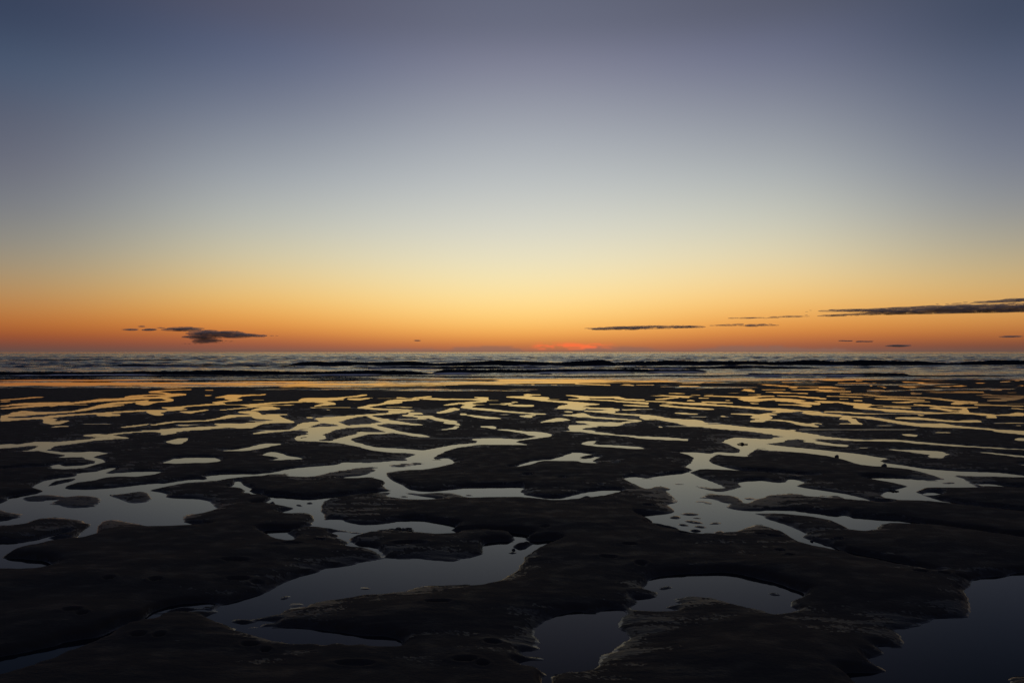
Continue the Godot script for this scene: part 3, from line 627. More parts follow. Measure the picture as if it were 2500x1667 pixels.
	pool("short orange streak beyond the very long golden streak, fifth counting away from it", "thin far water streaks", [[11.27,35.62, 12.43,35.79, 12.14,34.98, 11.11,35.14]])
	pool("long orange streak beyond the very long golden streak, first counting away from it", "thin far water streaks", [[10.8,33.46, 11.2,33.75, 11.78,33.1, 12.18,32.4, 11.95,31.8, 11.51,32.34, 10.91,32.89, 10.66,33.03]])
	pool("short orange streak beyond the very long golden streak, third counting away from it", "thin far water streaks", [[10.17,34.98, 10.93,36.47, 10.65,34.51, 10.37,33.61, 10.12,33.75, 10.04,34.51]])
	pool("short orange streak beyond the very long golden streak, seventh counting away from it", "thin far water streaks", [[8.39,39.45, 9,39.66, 9.34,39.05, 9.1,38.09, 8.52,37.53, 8.26,38.86]])
	pool("short orange streak beyond the very long golden streak, sixth counting away from it", "thin far water streaks", [[9.36,37.59, 9.99,38.09, 9.65,36.82, 9.24,37.12]])
	pool("short orange streak beyond the very long golden streak, first counting away from it", "thin far water streaks", [[9.54,31.71, 9.94,31.54, 9.78,31.03, 9.44,31.38]])
	pool("short orange streak beyond the stepped golden pool", "thin far water streaks", [[5.79,41.14, 6.19,41.36, 6.14,39.86, 6.05,39.25, 5.97,39.86, 5.7,40.49]])
	pool("short orange streak beyond the very long golden streak, eleventh counting away from it", "thin far water streaks", [[6.46,40.77, 7.43,41.14, 7.2,39.86, 6.37,40.22]])
	pool("tiny orange streak beyond the very long golden streak, second counting away from it", "thin far water streaks", [[13.16,37.53, 13.91,38.47, 13.44,37.17, 12.97,36.99]])
	pool("long orange streak beyond the very long golden streak, third counting away from it", "thin far water streaks", [[12.72,35.96, 14.2,36.47, 13.5,34.66, 12.55,35.46]])
	pool("long orange streak beyond the very long golden streak, fourth counting away from it", "thin far water streaks", [[13.13,41.36, 13.75,40.49, 13.94,38.66, 13.59,37.72, 13.26,39.05, 12.92,40.7]])
	pool("short orange streak beyond the very long golden streak, tenth counting away from it", "thin far water streaks", [[9.43,42.81, 10.68,44.46, 10.32,42.97, 9.3,42.2]])
	pool("tiny orange streak beyond the very long golden streak, third counting away from it", "thin far water streaks", [[12.62,44.03, 13,43.71, 12.72,42.74, 12.43,43.39]])
	pool("short orange streak beyond the very long golden streak, ninth counting away from it", "thin far water streaks", [[15.46,45.24, 16.17,44.72, 15.71,43.46, 15.11,44.21]])
	pool("short orange streak beyond the very long golden streak, eighth counting away from it", "thin far water streaks", [[11.1,44.21, 12.16,43.95, 11.75,42.5, 10.92,43.46]])
	pool("broad golden streak widening into ragged patches far right", "", [[7.54,30.85, 8.33,30.48, 8.68,29.95, 9.06,30.01, 9.35,30.3, 9.99,30.85, 10.14,30.48, 9.95,29.89, 9.72,30.01, 9.01,29.21, 8.45,27.99, 8.48,29.27, 8.13,29.78, 7.42,30.36],
		[8.24,28.67, 8.69,29.44, 8.95,29.44, 9.02,28.62, 9.68,28.99, 10.03,28.62, 10.29,27.79, 10.07,27.2, 9.7,27.69, 9.33,27.94, 8.65,27.44, 8.26,27.15, 8.12,27.49, 8.15,28.35],
		[8.14,27.79, 8.51,27.59, 8.92,28.09, 8.68,27.35, 8.29,26.87, 8.01,27.35],
		[9.3,27.84, 9.73,27.35, 9.93,26.82, 10.33,26.5, 9.85,25.28, 9.49,25.62, 9.51,26.73, 9.13,27.35],
		[10.65,27.35, 10.89,27.2, 11.19,27.06, 11.35,26.19, 11.49,26.19, 11.62,25.84, 11.71,25.71, 11.52,25.28, 10.89,24.21, 10.53,23.99, 10.9,25.16, 10.96,26.5, 10.52,26.28, 10.3,26.46],
		[10.66,24.6, 10.81,24.33, 11,23.58, 11.12,23.41, 11.35,23.23, 11.56,22.65, 11.8,22.16, 12.43,22.1, 12.73,22.07, 12.99,21.69, 13.11,21.57, 13.09,21.42, 12.65,20.59, 12.5,20.35, 12.53,20.51, 12.46,20.51, 12.7,21.22, 12.46,21.6, 12.25,21.79, 11.62,21.82, 11.25,22.03, 10.89,22.29, 10.67,22.45, 10.74,23.02, 10.43,23.48, 10.39,23.99],
		[12.41,20.65, 12.66,20.62, 12.43,20.24, 12.23,20.35],
		[12.97,23.06, 13.05,22.99, 13.6,23.58, 13.05,22.52, 12.77,22.03, 12.58,21.82, 12.39,21.82, 12.34,21.94],
		[13.1,25.71, 13.33,25.28, 13.49,24.56, 13.87,24.33, 13.97,24.21, 13.14,22.78, 13.47,23.62, 13.24,24.1, 13.03,24.72, 12.97,25.45],
		[12.68,23.95, 13.04,24.29, 12.95,23.58, 12.98,23.12, 12.4,22.1, 12.57,22.88, 12.61,23.48, 12.56,23.73],
		[13.74,24.29, 14.34,24.25, 14.16,23.95, 13.59,24.02]])
	pool("long golden streak nearer than the broad ragged streak", "thin far water streaks", [[8.9,22.48, 9.37,22.48, 9.67,22.03, 9.98,21.66, 9.87,21.42, 9.53,21.72, 9.24,22.16, 8.8,22.22]])
	pool("tiny pale pool nearer than the broad ragged streak", "small pools among the ripples", [[10.97,21.3, 11.1,21.42, 11.08,21.25, 10.96,21.01, 10.89,21.01, 10.85,21.07]])
	pool("long golden streak beyond the broad ragged streak, first counting away from it", "thin far water streaks", [[13.22,28.67, 14.01,28.99, 14.22,28.46, 14.69,28.04, 14.48,27.64, 13.96,27.94, 13.55,28.04, 13.02,28.25]])
	pool("long golden streak beyond the broad ragged streak, second counting away from it", "thin far water streaks", [[12.93,26.78, 13.36,26.87, 13.96,27.35, 14.35,27.06, 14.2,26.78, 13.65,26.73, 13,26.14, 12.8,26.5]])
	pool("short golden streak nearer than the broad ragged streak", "thin far water streaks", [[11.67,24.56, 11.96,24.48, 12.16,24.02, 11.97,23.66, 11.74,24.02, 11.56,24.33]])
	pool("tiny golden streak beyond the broad ragged streak, first counting away from it", "thin far water streaks", [[12.02,27.74, 12.29,27.94, 12.28,27.64, 12.11,27.25, 11.95,27.15, 11.89,27.44]])
	pool("tiny golden streak beyond the broad ragged streak, third counting away from it", "thin far water streaks", [[11.37,29.21, 11.53,28.88, 11.32,28.35, 11.04,28.35]])
	pool("long orange streak beyond the broad ragged streak, first counting away from it", "thin far water streaks", [[12.27,30.73, 12.82,30.36, 13.1,29.78, 12.95,29.44, 12.58,29.78, 12.03,30.13]])
	pool("tiny golden streak beyond the broad ragged streak, second counting away from it", "thin far water streaks", [[11.92,28.67, 12.19,28.56, 12.03,28.2, 11.77,28.3]])
	pool("short pale pool beyond the straight hair-thin channel, third counting away from it", "small pools among the ripples", [[8.93,16.73, 9.31,16.73, 9.23,16.59, 8.87,16.62]])
	pool("short pale pool beyond the straight hair-thin channel, second counting away from it", "small pools among the ripples", [[8.07,16.31, 8.19,16.38, 8.29,16.24, 8.34,16.24, 8.24,16.04, 8.07,15.81, 7.98,15.95, 8.02,16.2]])
	pool("short pale pool nearer than the very long golden streak, second counting away from it", "small pools among the ripples", [[11.98,19, 12.33,19, 12.15,18.72, 11.86,18.81]])
	pool("tiny pale pool nearer than the very long golden streak", "small pools among the ripples", [[11.62,18.23, 11.83,18.23, 11.72,18.06, 11.54,18.1]])
	pool("tiny pale pool beyond the straight hair-thin channel", "small pools among the ripples", [[9.83,15.43, 9.96,15.52, 10.06,15.5, 9.78,15.08, 9.69,15.11, 9.71,15.24]])
	pool("short orange streak beyond the broad ragged streak, eighth counting away from it", "thin far water streaks", [[18.23,44.08, 18.89,43.58, 18.17,41.92, 17.83,43.09]])
	pool("tiny orange streak beyond the broad ragged streak, fourth counting away from it", "thin far water streaks", [[17.34,41.7, 17.7,41.47, 17.33,40.6, 16.97,40.81]])
	pool("long orange streak beyond the broad ragged streak, seventh counting away from it", "thin far water streaks", [[15.02,38.57, 15.6,38.76, 15.82,37.26, 15.52,36.55, 14.79,36.73, 14.44,37.08]])
	pool("long orange streak beyond the broad ragged streak, third counting away from it", "thin far water streaks", [[13.97,35.87, 14.26,34.66, 14.68,34.13, 14.36,33.39, 13.73,33.39, 13.43,34.51]])
	pool("short orange streak beyond the broad ragged streak, second counting away from it", "thin far water streaks", [[14.45,35.71, 15.08,35.71, 14.81,35.06, 14.19,35.06]])
	pool("long orange streak beyond the broad ragged streak, second counting away from it", "thin far water streaks", [[15.43,34.28, 16.31,35.46, 16.75,34.28, 16.49,33.75, 15.36,33.39, 15.09,33.53]])
	pool("short orange streak beyond the broad ragged streak, seventh counting away from it", "thin far water streaks", [[19.27,40.81, 19.95,41.47, 19.84,40.6, 19.53,39.97, 19.12,39.76, 18.87,39.97]])
	pool("short orange streak beyond the broad ragged streak, fifth counting away from it", "thin far water streaks", [[19.5,39.56, 19.73,39.05, 19.64,38.37, 19.26,37.62, 18.69,36.99, 19.02,38.57]])
	pool("long orange streak beyond the broad ragged streak, eighth counting away from it", "thin far water streaks", [[22.48,45.38, 22.84,44.33, 22.47,42.27, 21.88,41.03, 21.43,40.17, 21.03,39.56, 22.08,42.85, 21.96,44.33]])
	pool("tiny orange streak beyond the broad ragged streak, third counting away from it", "thin far water streaks", [[21.08,38.76, 21.73,39.15, 20.98,37.81, 20.77,38.18]])
	pool("tiny orange streak beyond the broad ragged streak, seventh counting away from it", "thin far water streaks", [[22.21,39.56, 23.03,40.38, 22.76,39.76, 22.19,38.76, 22,38.57, 21.76,38.76]])
	pool("short orange streak beyond the broad ragged streak, fourth counting away from it", "thin far water streaks", [[18.64,35.87, 19.12,36.04, 19.2,35.38, 18.94,34.9, 18.43,34.74, 18.3,35.22]])
	pool("long orange streak beyond the broad ragged streak, fifth counting away from it", "thin far water streaks", [[17.87,33.68, 19.02,33.1, 18.62,32.4, 17.56,33.1]])
	pool("long orange streak beyond the broad ragged streak, sixth counting away from it", "thin far water streaks", [[19.16,34.13, 20.17,33.68, 19.57,32.68, 18.75,33.39]])
	pool("tiny orange streak beyond the broad ragged streak, ninth counting away from it", "thin far water streaks", [[25.53,43.34, 25.96,43.34, 25.39,42.38, 25.11,42.62]])
	pool("tiny orange streak beyond the broad ragged streak, second counting away from it", "thin far water streaks", [[20.82,33.17, 21.18,33.1, 20.82,32.54, 20.51,32.68]])
	pool("short orange streak beyond the broad ragged streak, sixth counting away from it", "thin far water streaks", [[21.63,35.71, 22.01,35.38, 21.61,34.74, 21.14,34.9]])
	pool("short orange streak beyond the broad ragged streak, first counting away from it", "thin far water streaks", [[16.79,33.17, 16.87,32.47, 16.42,31.61, 15.87,31.35]])
	pool("short golden streak right of the broad ragged streak", "thin far water streaks", [[15.16,23.95, 15.29,23.55, 15.08,23.23, 14.97,23.66]])
	pool("long golden streak beyond the broad ragged streak, fourth counting away from it", "thin far water streaks", [[14.93,25.45, 15.47,25.37, 16.2,24.96, 15.89,24.48, 15.22,24.96, 14.74,25.12]])
	pool("long pale pool right of the broad ragged streak", "small pools among the ripples", [[13.11,21.3, 13.63,21.57, 14.22,22.19, 14.3,22.03, 13.58,20.93, 13.41,20.93, 13.22,20.93, 12.97,21.07]])
	pool("long orange streak beyond the broad ragged streak, fourth counting away from it", "thin far water streaks", [[18.39,31.22, 19.07,31.61, 19.3,30.97, 19.95,30.73, 19.56,30.13, 18.92,30.36, 18.54,30.73, 18.1,30.73]])
	pool("tiny orange streak beyond the broad ragged streak, eighth counting away from it", "thin far water streaks", [[20.49,46.9, 20.6,46.33, 20.23,45.51, 20,45.78]])
	pool("tiny orange streak beyond the broad ragged streak, fifth counting away from it", "thin far water streaks", [[19.06,43.53, 19.62,43.71, 19.08,42.5, 18.79,42.9]])
	pool("tiny orange streak beyond the broad ragged streak, sixth counting away from it", "thin far water streaks", [[20.12,43.95, 20.27,43.95, 19.82,42.97, 19.78,43.21]])
	pool("tiny orange streak beyond the broad ragged streak, first counting away from it", "thin far water streaks", [[18.17,40.07, 18.25,39.86, 17.88,39.05, 17.71,39.05]])
	pool("tiny orange streak beyond the very long golden streak, fifth counting away from it", "thin far water streaks", [[29.91,46.9, 30.22,46.9, 29.5,45.78, 29.37,46.06]])
	pool("short orange streak beyond the broad ragged streak, ninth counting away from it", "thin far water streaks", [[28,45.24, 29.12,46.06, 28.11,44.46, 27.36,44.21]])
	pool("tiny orange streak beyond the very long golden streak, fourth counting away from it", "thin far water streaks", [[25.68,40.07, 26.14,40.28, 25.34,39.05, 25.29,39.45]])
	pool("short orange streak beyond the broad ragged streak, third counting away from it", "thin far water streaks", [[18.33,39.66, 18.2,38.28, 17.18,36.64, 16.86,35.96, 17.84,37.53, 18.05,39.05]])
	pool("long pale pool nearer than the broad ragged streak, first counting away from it", "small pools among the ripples", [[8.35,20.08, 8.88,20.87, 8.7,20.19, 8.53,19.55, 8.3,18.77, 8.16,18.45, 8.09,18.54, 8.13,18.86, 8.44,19.83, 8.26,19.88],
		[7.74,18.77, 8.15,18.81, 8.3,18.67, 8.2,18.45, 8.03,18.54, 7.68,18.63]])
	pool("long pale pool nearer than the broad ragged streak, second counting away from it", "small pools among the ripples", [[9.87,20.35, 10.3,20.62, 10.56,20.46, 10.7,20.08, 10.79,19.65, 10.97,19.4, 11.37,19.65, 11.61,19.67, 11.54,19.38, 11.42,19.19, 11.26,19.09, 11.02,19.04, 10.81,19.11, 10.56,19.23, 10.44,19.6, 10.2,19.78, 9.95,19.93, 9.79,20.19]])
	pool("long golden streak beyond the broad ragged streak, third counting away from it", "thin far water streaks", [[13.45,32.27, 14.05,31.61, 14.42,30.48, 14.61,30.24, 15.21,29.78, 15.65,29.38, 15.57,28.35, 15.64,27.64, 15.91,26.96, 15.48,26.23, 15.2,26.87, 15.13,27.54, 15.27,28.67, 14.92,29.21, 14.27,29.55, 14.03,29.66, 13.77,30.97, 13.18,31.61],
		[14.47,25.92, 15.45,27.3, 15.52,26.96, 15,26.05, 14.38,25.41, 14.25,25.54]])
	pool("long golden streak beyond the broad ragged streak, fifth counting away from it", "thin far water streaks", [[17.77,29.78, 18.43,29.95, 18.75,29.66, 19.64,30.24, 18.75,28.88, 17.34,27.44, 17.91,29.1, 17.56,29.44],
		[16.65,27.64, 17.76,28.35, 18.08,28.56, 17.69,27.94, 17.01,27.15, 16.41,27.25]])
	pool("winding chain of beige pools from the left edge round a dark sand lobe", "", [[-9.44,14.43, -9.31,14.61, -9.05,14.47, -9,14.72, -8.99,14.93, -8.63,14.86, -8.44,14.97, -8.26,15.27, -8.19,15.63, -7.78,15.55, -7.79,15.35, -8.03,15.2, -8.12,14.77, -8.21,14.42, -8.27,14.28, -8.14,13.95, -8.07,13.63, -8.2,13.53, -8.44,13.45, -8.33,13.71, -8.46,14.03, -8.55,14.28, -8.77,14.28, -8.88,14, -9.05,13.84],
		[-8.75,16.09, -8.57,16.26, -8.28,16.2, -7.96,15.92, -7.57,15.59, -7.61,15.43, -8.08,15.71, -8.52,16.05],
		[-8.19,13.59, -7.98,13.59, -7.61,13.36, -7.45,13.36, -7.12,13.48, -6.77,13.23, -6.8,12.97, -6.77,12.7, -6.65,12.64, -6.4,12.34, -6.28,12.16, -6.276,11.948, -6.27,11.716, -6.26,11.515, -6.414,11.384, -6.718,11.438, -6.799,11.716, -6.965,11.971, -6.894,11.995, -6.699,11.773, -6.567,11.773, -6.428,11.854, -6.37,12.09, -6.47,12.29, -6.62,12.44, -6.78,12.52, -6.88,12.73, -7,12.74, -7.17,12.66, -7.29,12.58, -7.33,13, -7.65,13.19]])
	pool("long grey pool nearer than the winding beige chain", "small pools among the ripples", [[-7.409,11.384, -7.213,11.637, -6.856,11.784, -6.799,11.659, -7.049,11.504, -7.319,11.247]])
	pool("short pale pool nearer than the thin notched channel", "small pools among the ripples", [[-6.55,14.9, -6.54,15.27, -6.58,15.63, -6.47,15.63, -6.33,15.43, -6.17,14.81, -6.08,14.4, -6.24,14.57]])
	pool("long pale pool beyond the winding central channel", "small pools among the ripples", [[-5.12,13.63, -4.84,13.65, -4.72,13.97, -4.61,14.57, -4.53,14.63, -4.2,14.57, -4.34,14.28, -4.42,13.9, -4.58,13.57, -4.85,13.51]])
	pool("single oval beige pool with a straight near edge, alone in dark sand on the left", "", [[-5.32,11.995, -5.37,12.31, -5.35,12.68, -5.07,12.77, -4.84,12.74, -4.68,12.6, -4.55,12.41, -4.51,12.19, -4.58,12.04, -4.92,12.04, -5.056,11.971]])
	pool("wide grey pool with dark mounds along its far side at the left edge", "", [[-5.802,8.843, -5.758,9.008, -5.763,9.076, -5.858,9.144, -5.887,9.27, -5.705,9.579, -5.76,9.694, -5.983,9.812, -6.098,10.142, -6.205,10.54, -6.136,10.68, -5.943,10.794, -6.096,11.071, -5.98,11.174, -5.869,11.174, -5.9,11.384, -5.894,11.626, -5.817,11.603, -5.749,11.278, -5.727,11.051, -5.508,11.051, -5.359,11.194, -5.071,11.257, -4.932,11.122, -4.951,10.921, -5.028,10.823, -5.121,10.699, -5.371,10.775, -5.498,10.727, -5.515,10.586, -5.519,10.315, -5.645,10.228, -5.655,10.016, -5.554,9.812, -5.271,9.749, -5.111,9.812, -4.944,9.893, -4.762,10.099, -4.621,10.228, -4.487,10.185, -4.393,10.404, -4.291,10.586, -4.053,10.512, -4.208,10.794, -4.168,10.971, -4.004,11.071, -3.721,11.021, -3.556,10.991, -3.488,11.031, -3.413,10.794, -3.619,10.718, -3.801,10.512, -3.89,10.315, -4.239,10.21, -4.352,9.974, -4.452,9.733, -4.451,9.671, -4.287,9.579, -4.114,9.43, -4.045,9.214, -3.823,9.179, -3.666,9.144, -3.434,8.974, -3.273,8.684, -3.174,8.549, -3.206,8.442, -3.279,8.326, -3.396,8.269, -3.431,8.185, -3.317,7.995, -3.285,7.891, -3.057,7.765, -2.915,7.652, -3.101,7.603, -3.315,7.603, -3.457,7.632, -3.682,7.79, -3.934,7.943, -3.999,7.985, -4.115,7.969, -4.036,7.69, -3.862,7.341, -3.856,7.083, -3.919,7.125, -3.977,7.231, -4.046,7.431, -4.086,7.642, -4.143,7.79, -4.247,7.84, -4.314,7.943, -4.468,8.038, -4.711,8.124, -4.821,8.022, -4.836,7.881, -4.764,7.765, -4.821,7.715, -5.006,7.632]])
	pool("long grey pool beyond the wide grey pool", "small pools among the ripples", [[-3.548,9.852, -3.552,10.099, -3.66,10.449, -3.586,10.404, -3.424,10.057, -3.229,9.812, -3.206,9.617, -3.004,9.504, -2.946,9.32, -3.129,9.466, -3.17,9.393, -3.26,9.579, -3.272,9.694, -3.381,9.812]])
	pool("winding pale channel with one slim sand islet through the middle of the beach", "", [[-4.24,15.37, -4.28,15.98, -4.18,16.31, -3.95,16.31, -3.75,15.88, -3.75,15.47, -3.76,15.08, -3.42,14.99, -3.35,15.47, -3.18,16.13, -3.03,16.31, -2.96,16.31, -3.17,15.88, -3.21,15.43, -2.98,14.9, -2.67,14.36, -2.45,14.06, -2.09,13.9, -1.77,13.74, -1.52,13.59, -1.39,13.79, -1.23,14.11, -1.05,14.45, -.73,14.64, -.62,14.79, -.65,15.08, -.79,15.31, -.67,15.47, -.34,15.51, .08,15.37, .18,15.35, .05,14.9, .35,14.35, .07,14.42, -.32,14.45, -.56,14.5, -.72,14.36, -.96,14.06, -1.08,13.79, -1.16,13.41, -1.21,13.12, -1.28,12.7, -1.18,12.38, -1.1,12.64, -1.01,12.64, -.9,12.19, -.887,11.971, -1.022,11.773, -1.165,11.548, -1.307,11.363, -1.505,11.406, -1.687,11.226, -1.781,11.122, -1.718,10.823, -1.606,10.494, -1.409,10.142, -1.294,9.812, -1.133,9.617, -1.361,9.504, -1.448,9.64, -1.571,9.812, -1.653,10.057, -1.644,10.271, -1.844,10.586, -1.939,10.699, -2.02,10.568, -2.104,10.54, -2.358,10.614, -2.219,10.737, -2.069,10.823, -2.004,10.971, -1.933,11.278, -1.977,11.626, -2.161,11.648, -2.359,11.493, -2.474,11.278, -2.616,11.071, -2.676,10.872, -2.747,10.727, -2.906,10.756, -3.092,10.823, -3.085,11.071, -3.188,11.051, -3.351,10.971, -3.522,10.785, -3.593,11.001, -3.35,11.122, -3.302,11.278, -3.268,11.438, -3.135,11.603, -2.84,11.739, -2.662,11.831, -2.6,12.01, -2.6,12.16, -2.42,12.13, -2.15,12.07, -1.93,12.25, -1.76,12.28, -1.61,12.31, -1.69,12.64, -1.62,12.84, -1.56,13.12, -1.73,13.29, -2,13.33, -2.32,13.56, -2.57,13.87, -2.93,14.45, -3.24,14.75, -3.62,14.93, -3.9,15.05, -4.06,15.18]])
	pool("curved grey pool cupping the underside of the large middle mound", "", [[-1.371,9.579, -1.135,9.64, -.97,9.617, -.776,9.733, -.582,9.933, -.302,9.958, .052,10.016, .048,9.2, -.15,9.214, -.305,9.2, -.459,9.158, -.57,9.285, -.69,9.504, -.895,9.541, -1.088,9.466],
		[-.066,10.016, .132,10.016, .157,9.852, .099,9.617, .137,9.393, .279,9.285, .471,9.2, .603,9.228, .746,9.393, .923,9.579, 1.116,9.733, 1.324,9.749, 1.368,9.671, 1.143,9.393, 1.045,9.228, .849,9.076, .713,8.974, .583,8.928, .494,8.902, .371,8.974, .273,9.076, .12,9.158, -.061,9.2]])
	pool("shallow warm-tinted wet hollow on top of the long central mound", "", [[-1.473,9.285, -1.445,9.617, -1.344,9.579, -1.212,9.393, -1.067,9.285, -.9,9.179, -.788,9.089, -.912,9.048, -1.067,9.062, -1.244,9.144, -1.382,9.2]])
	pool("grey pool with two sand crumbs between mounds left of the long central mound", "", [[-3.118,9.43, -2.887,9.371, -2.638,9.285, -2.421,9.158, -2.337,9.13, -2.177,9.27, -1.933,9.357, -1.709,9.579, -1.464,9.656, -1.441,9.594, -1.626,9.489, -1.804,9.371, -1.918,9.285, -2.057,9.144, -2.128,9.008, -2.115,8.747, -2.065,8.442, -1.933,8.185, -1.927,7.969, -1.921,7.765, -1.993,7.79, -1.982,7.943, -2.065,8.185, -2.127,8.314, -2.248,8.326, -2.333,8.213, -2.473,8.354, -2.419,8.471, -2.333,8.574, -2.458,8.653, -2.633,8.747, -2.718,8.824, -2.855,8.747, -2.896,8.76, -2.807,8.908, -2.781,9.11, -2.887,9.285, -3.089,9.342]])
	pool("long grey pool beyond the winding central channel", "small pools among the ripples", [[-4.11,12.97, -4.13,13.41, -4.05,13.44, -3.8,13.12, -3.71,12.91, -3.43,12.7, -3.3,12.47, -3.48,12.44, -3.8,12.34, -3.72,12.64, -3.92,12.84]])
	pool("grey pool under the long central mound with a bright wet crest on its near side", "", [[-1.921,7.944, -1.827,8.023, -1.765,8.05, -1.652,7.892, -1.497,7.781, -1.376,7.781, -1.255,7.841, -1.141,7.97, -.946,8.034, -.846,7.944, -.658,7.841, -.528,7.716, -.551,7.595, -.599,7.524, -.544,7.487, -.332,7.478, -.016,7.441, .038,7.423, .088,7.396, .14,7.364, .036,7.297, -.068,7.364, -.33,7.423, -.486,7.409, -.55,7.297, -.633,7.297, -.786,7.387, -.926,7.423, -1.078,7.534, -1.316,7.562, -1.285,7.501, -1.167,7.423, -1.319,7.396, -1.418,7.423, -1.649,7.524, -1.814,7.595, -1.977,7.643, -2.022,7.692, -1.932,7.766],
		[-1.739,7.409, -1.66,7.478, -1.411,7.387, -1.362,7.351, -1.448,7.262, -1.49,7.168, -1.428,7.063, -1.388,6.962, -1.284,6.93, -1.175,6.863, -1.099,6.692, -1.024,6.519, -1.069,6.512, -1.171,6.73, -1.259,6.798, -1.358,6.813, -1.413,6.844, -1.462,6.942, -1.454,7.043, -1.546,7.147, -1.633,7.176, -1.573,7.32, -1.671,7.342]])
	pool("small triangular grey pool wedged between mounds left of centre", "", [[-2.384,7.501, -2.324,7.548, -2.112,7.548, -2.05,7.595, -2.009,7.643, -1.971,7.619, -2.108,7.423, -2.021,7.297, -1.965,7.168, -1.96,7.043, -1.967,6.962, -2.124,7.126, -2.292,7.342, -2.386,7.441]])
	pool("largest dark blue pool sweeping from lower left to a bay of sand crumbs", "", [[-1.742,5.562, -1.71,5.741, -1.669,5.88, -1.596,6.012, -1.5,6.102, -1.483,6.212, -1.42,6.244, -1.318,6.26, -1.243,6.325, -1.238,6.392, -1.169,6.409, -1.069,6.46, -1.022,6.505, -.881,6.478, -.765,6.505, -.687,6.46, -.575,6.426, -.465,6.409, -.443,6.478, -.335,6.512, -.23,6.656, -.256,6.863, -.224,7.043, -.115,7.084, -.015,7.063, .023,7.126, .003,7.297, -.038,7.387, .066,7.378, .19,7.342, .124,7.147, .203,7.092, .304,7.117, .327,7.176, .385,7.126, .441,7.063, .356,6.962, .253,6.824, .173,6.692, .086,6.512, .102,6.409, .047,6.244, .02,6.087, -.031,6.012, -.095,5.852, -.174,5.755, -.277,5.701, -.305,5.782, -.417,5.755, -.538,5.741, -.659,5.741, -.728,5.647, -.769,5.661, -.721,5.593, -.795,5.56, -.908,5.534, -1.027,5.547, -1.093,5.484, -1.195,5.423, -1.285,5.387, -1.349,5.339, -1.366,5.258, -1.39,5.213, -1.456,5.136, -1.541,5.082, -1.547,5.009, -1.458,4.968, -1.438,4.878, -1.317,4.888, -1.17,4.849, -.986,4.782, -.878,4.744, -.744,4.741, -.675,4.68, -.633,4.618, -.649,4.587, -.618,4.549, -.676,4.515, -.739,4.507, -.8,4.532, -.843,4.557, -.904,4.54, -.981,4.546, -1.159,4.54, -1.228,4.557, -1.374,4.618, -1.453,4.662, -1.533,4.708, -1.532,4.726, -1.661,4.754, -1.718,4.858, -1.808,4.917, -1.938,5.019, -1.984,5.082, -1.959,5.093, -1.908,5.147, -1.895,5.191, -1.972,5.202, -1.918,5.254, -1.974,5.304, -1.907,5.328, -1.835,5.447, -1.754,5.56]])
	pool("long pale pool beyond the ragged split-tailed pool", "small pools among the ripples", [[1.28,14.57, 1.4,14.93, 1.59,15.14, 1.6,14.99, 1.47,14.61, 1.52,14.47, 1.94,14.3, 2.26,14.13, 2.35,13.87, 2.17,13.81, 1.72,14.08, 1.42,14.3]])
	pool("ragged pale pool with a split tail between the two middle mounds", "", [[-.06,11.581, .022,11.626, .14,11.948, .32,12.31, .64,12.5, .84,12.84, 1.02,13.26, 1.07,13.44, 1.2,13.23, 1.39,13.12, 1.21,12.97, 1.08,12.7, 1.12,12.54, 1.29,12.64, 1.35,12.84, 1.46,12.81, 1.35,12.57, 1.22,12.31, 1.3,12.07, 1.221,11.971, 1.09,12.02, 1.06,12.23, .89,12.31, .67,12.31, .46,12.29, .33,12.04, .237,11.716, .103,11.526, -.06,11.504]])
	pool("tiny grey pool right of the ragged split-tailed pool", "small pools among the ripples", [[1.51,12.02, 1.59,12.08, 1.66,12.04, 1.578,11.983]])
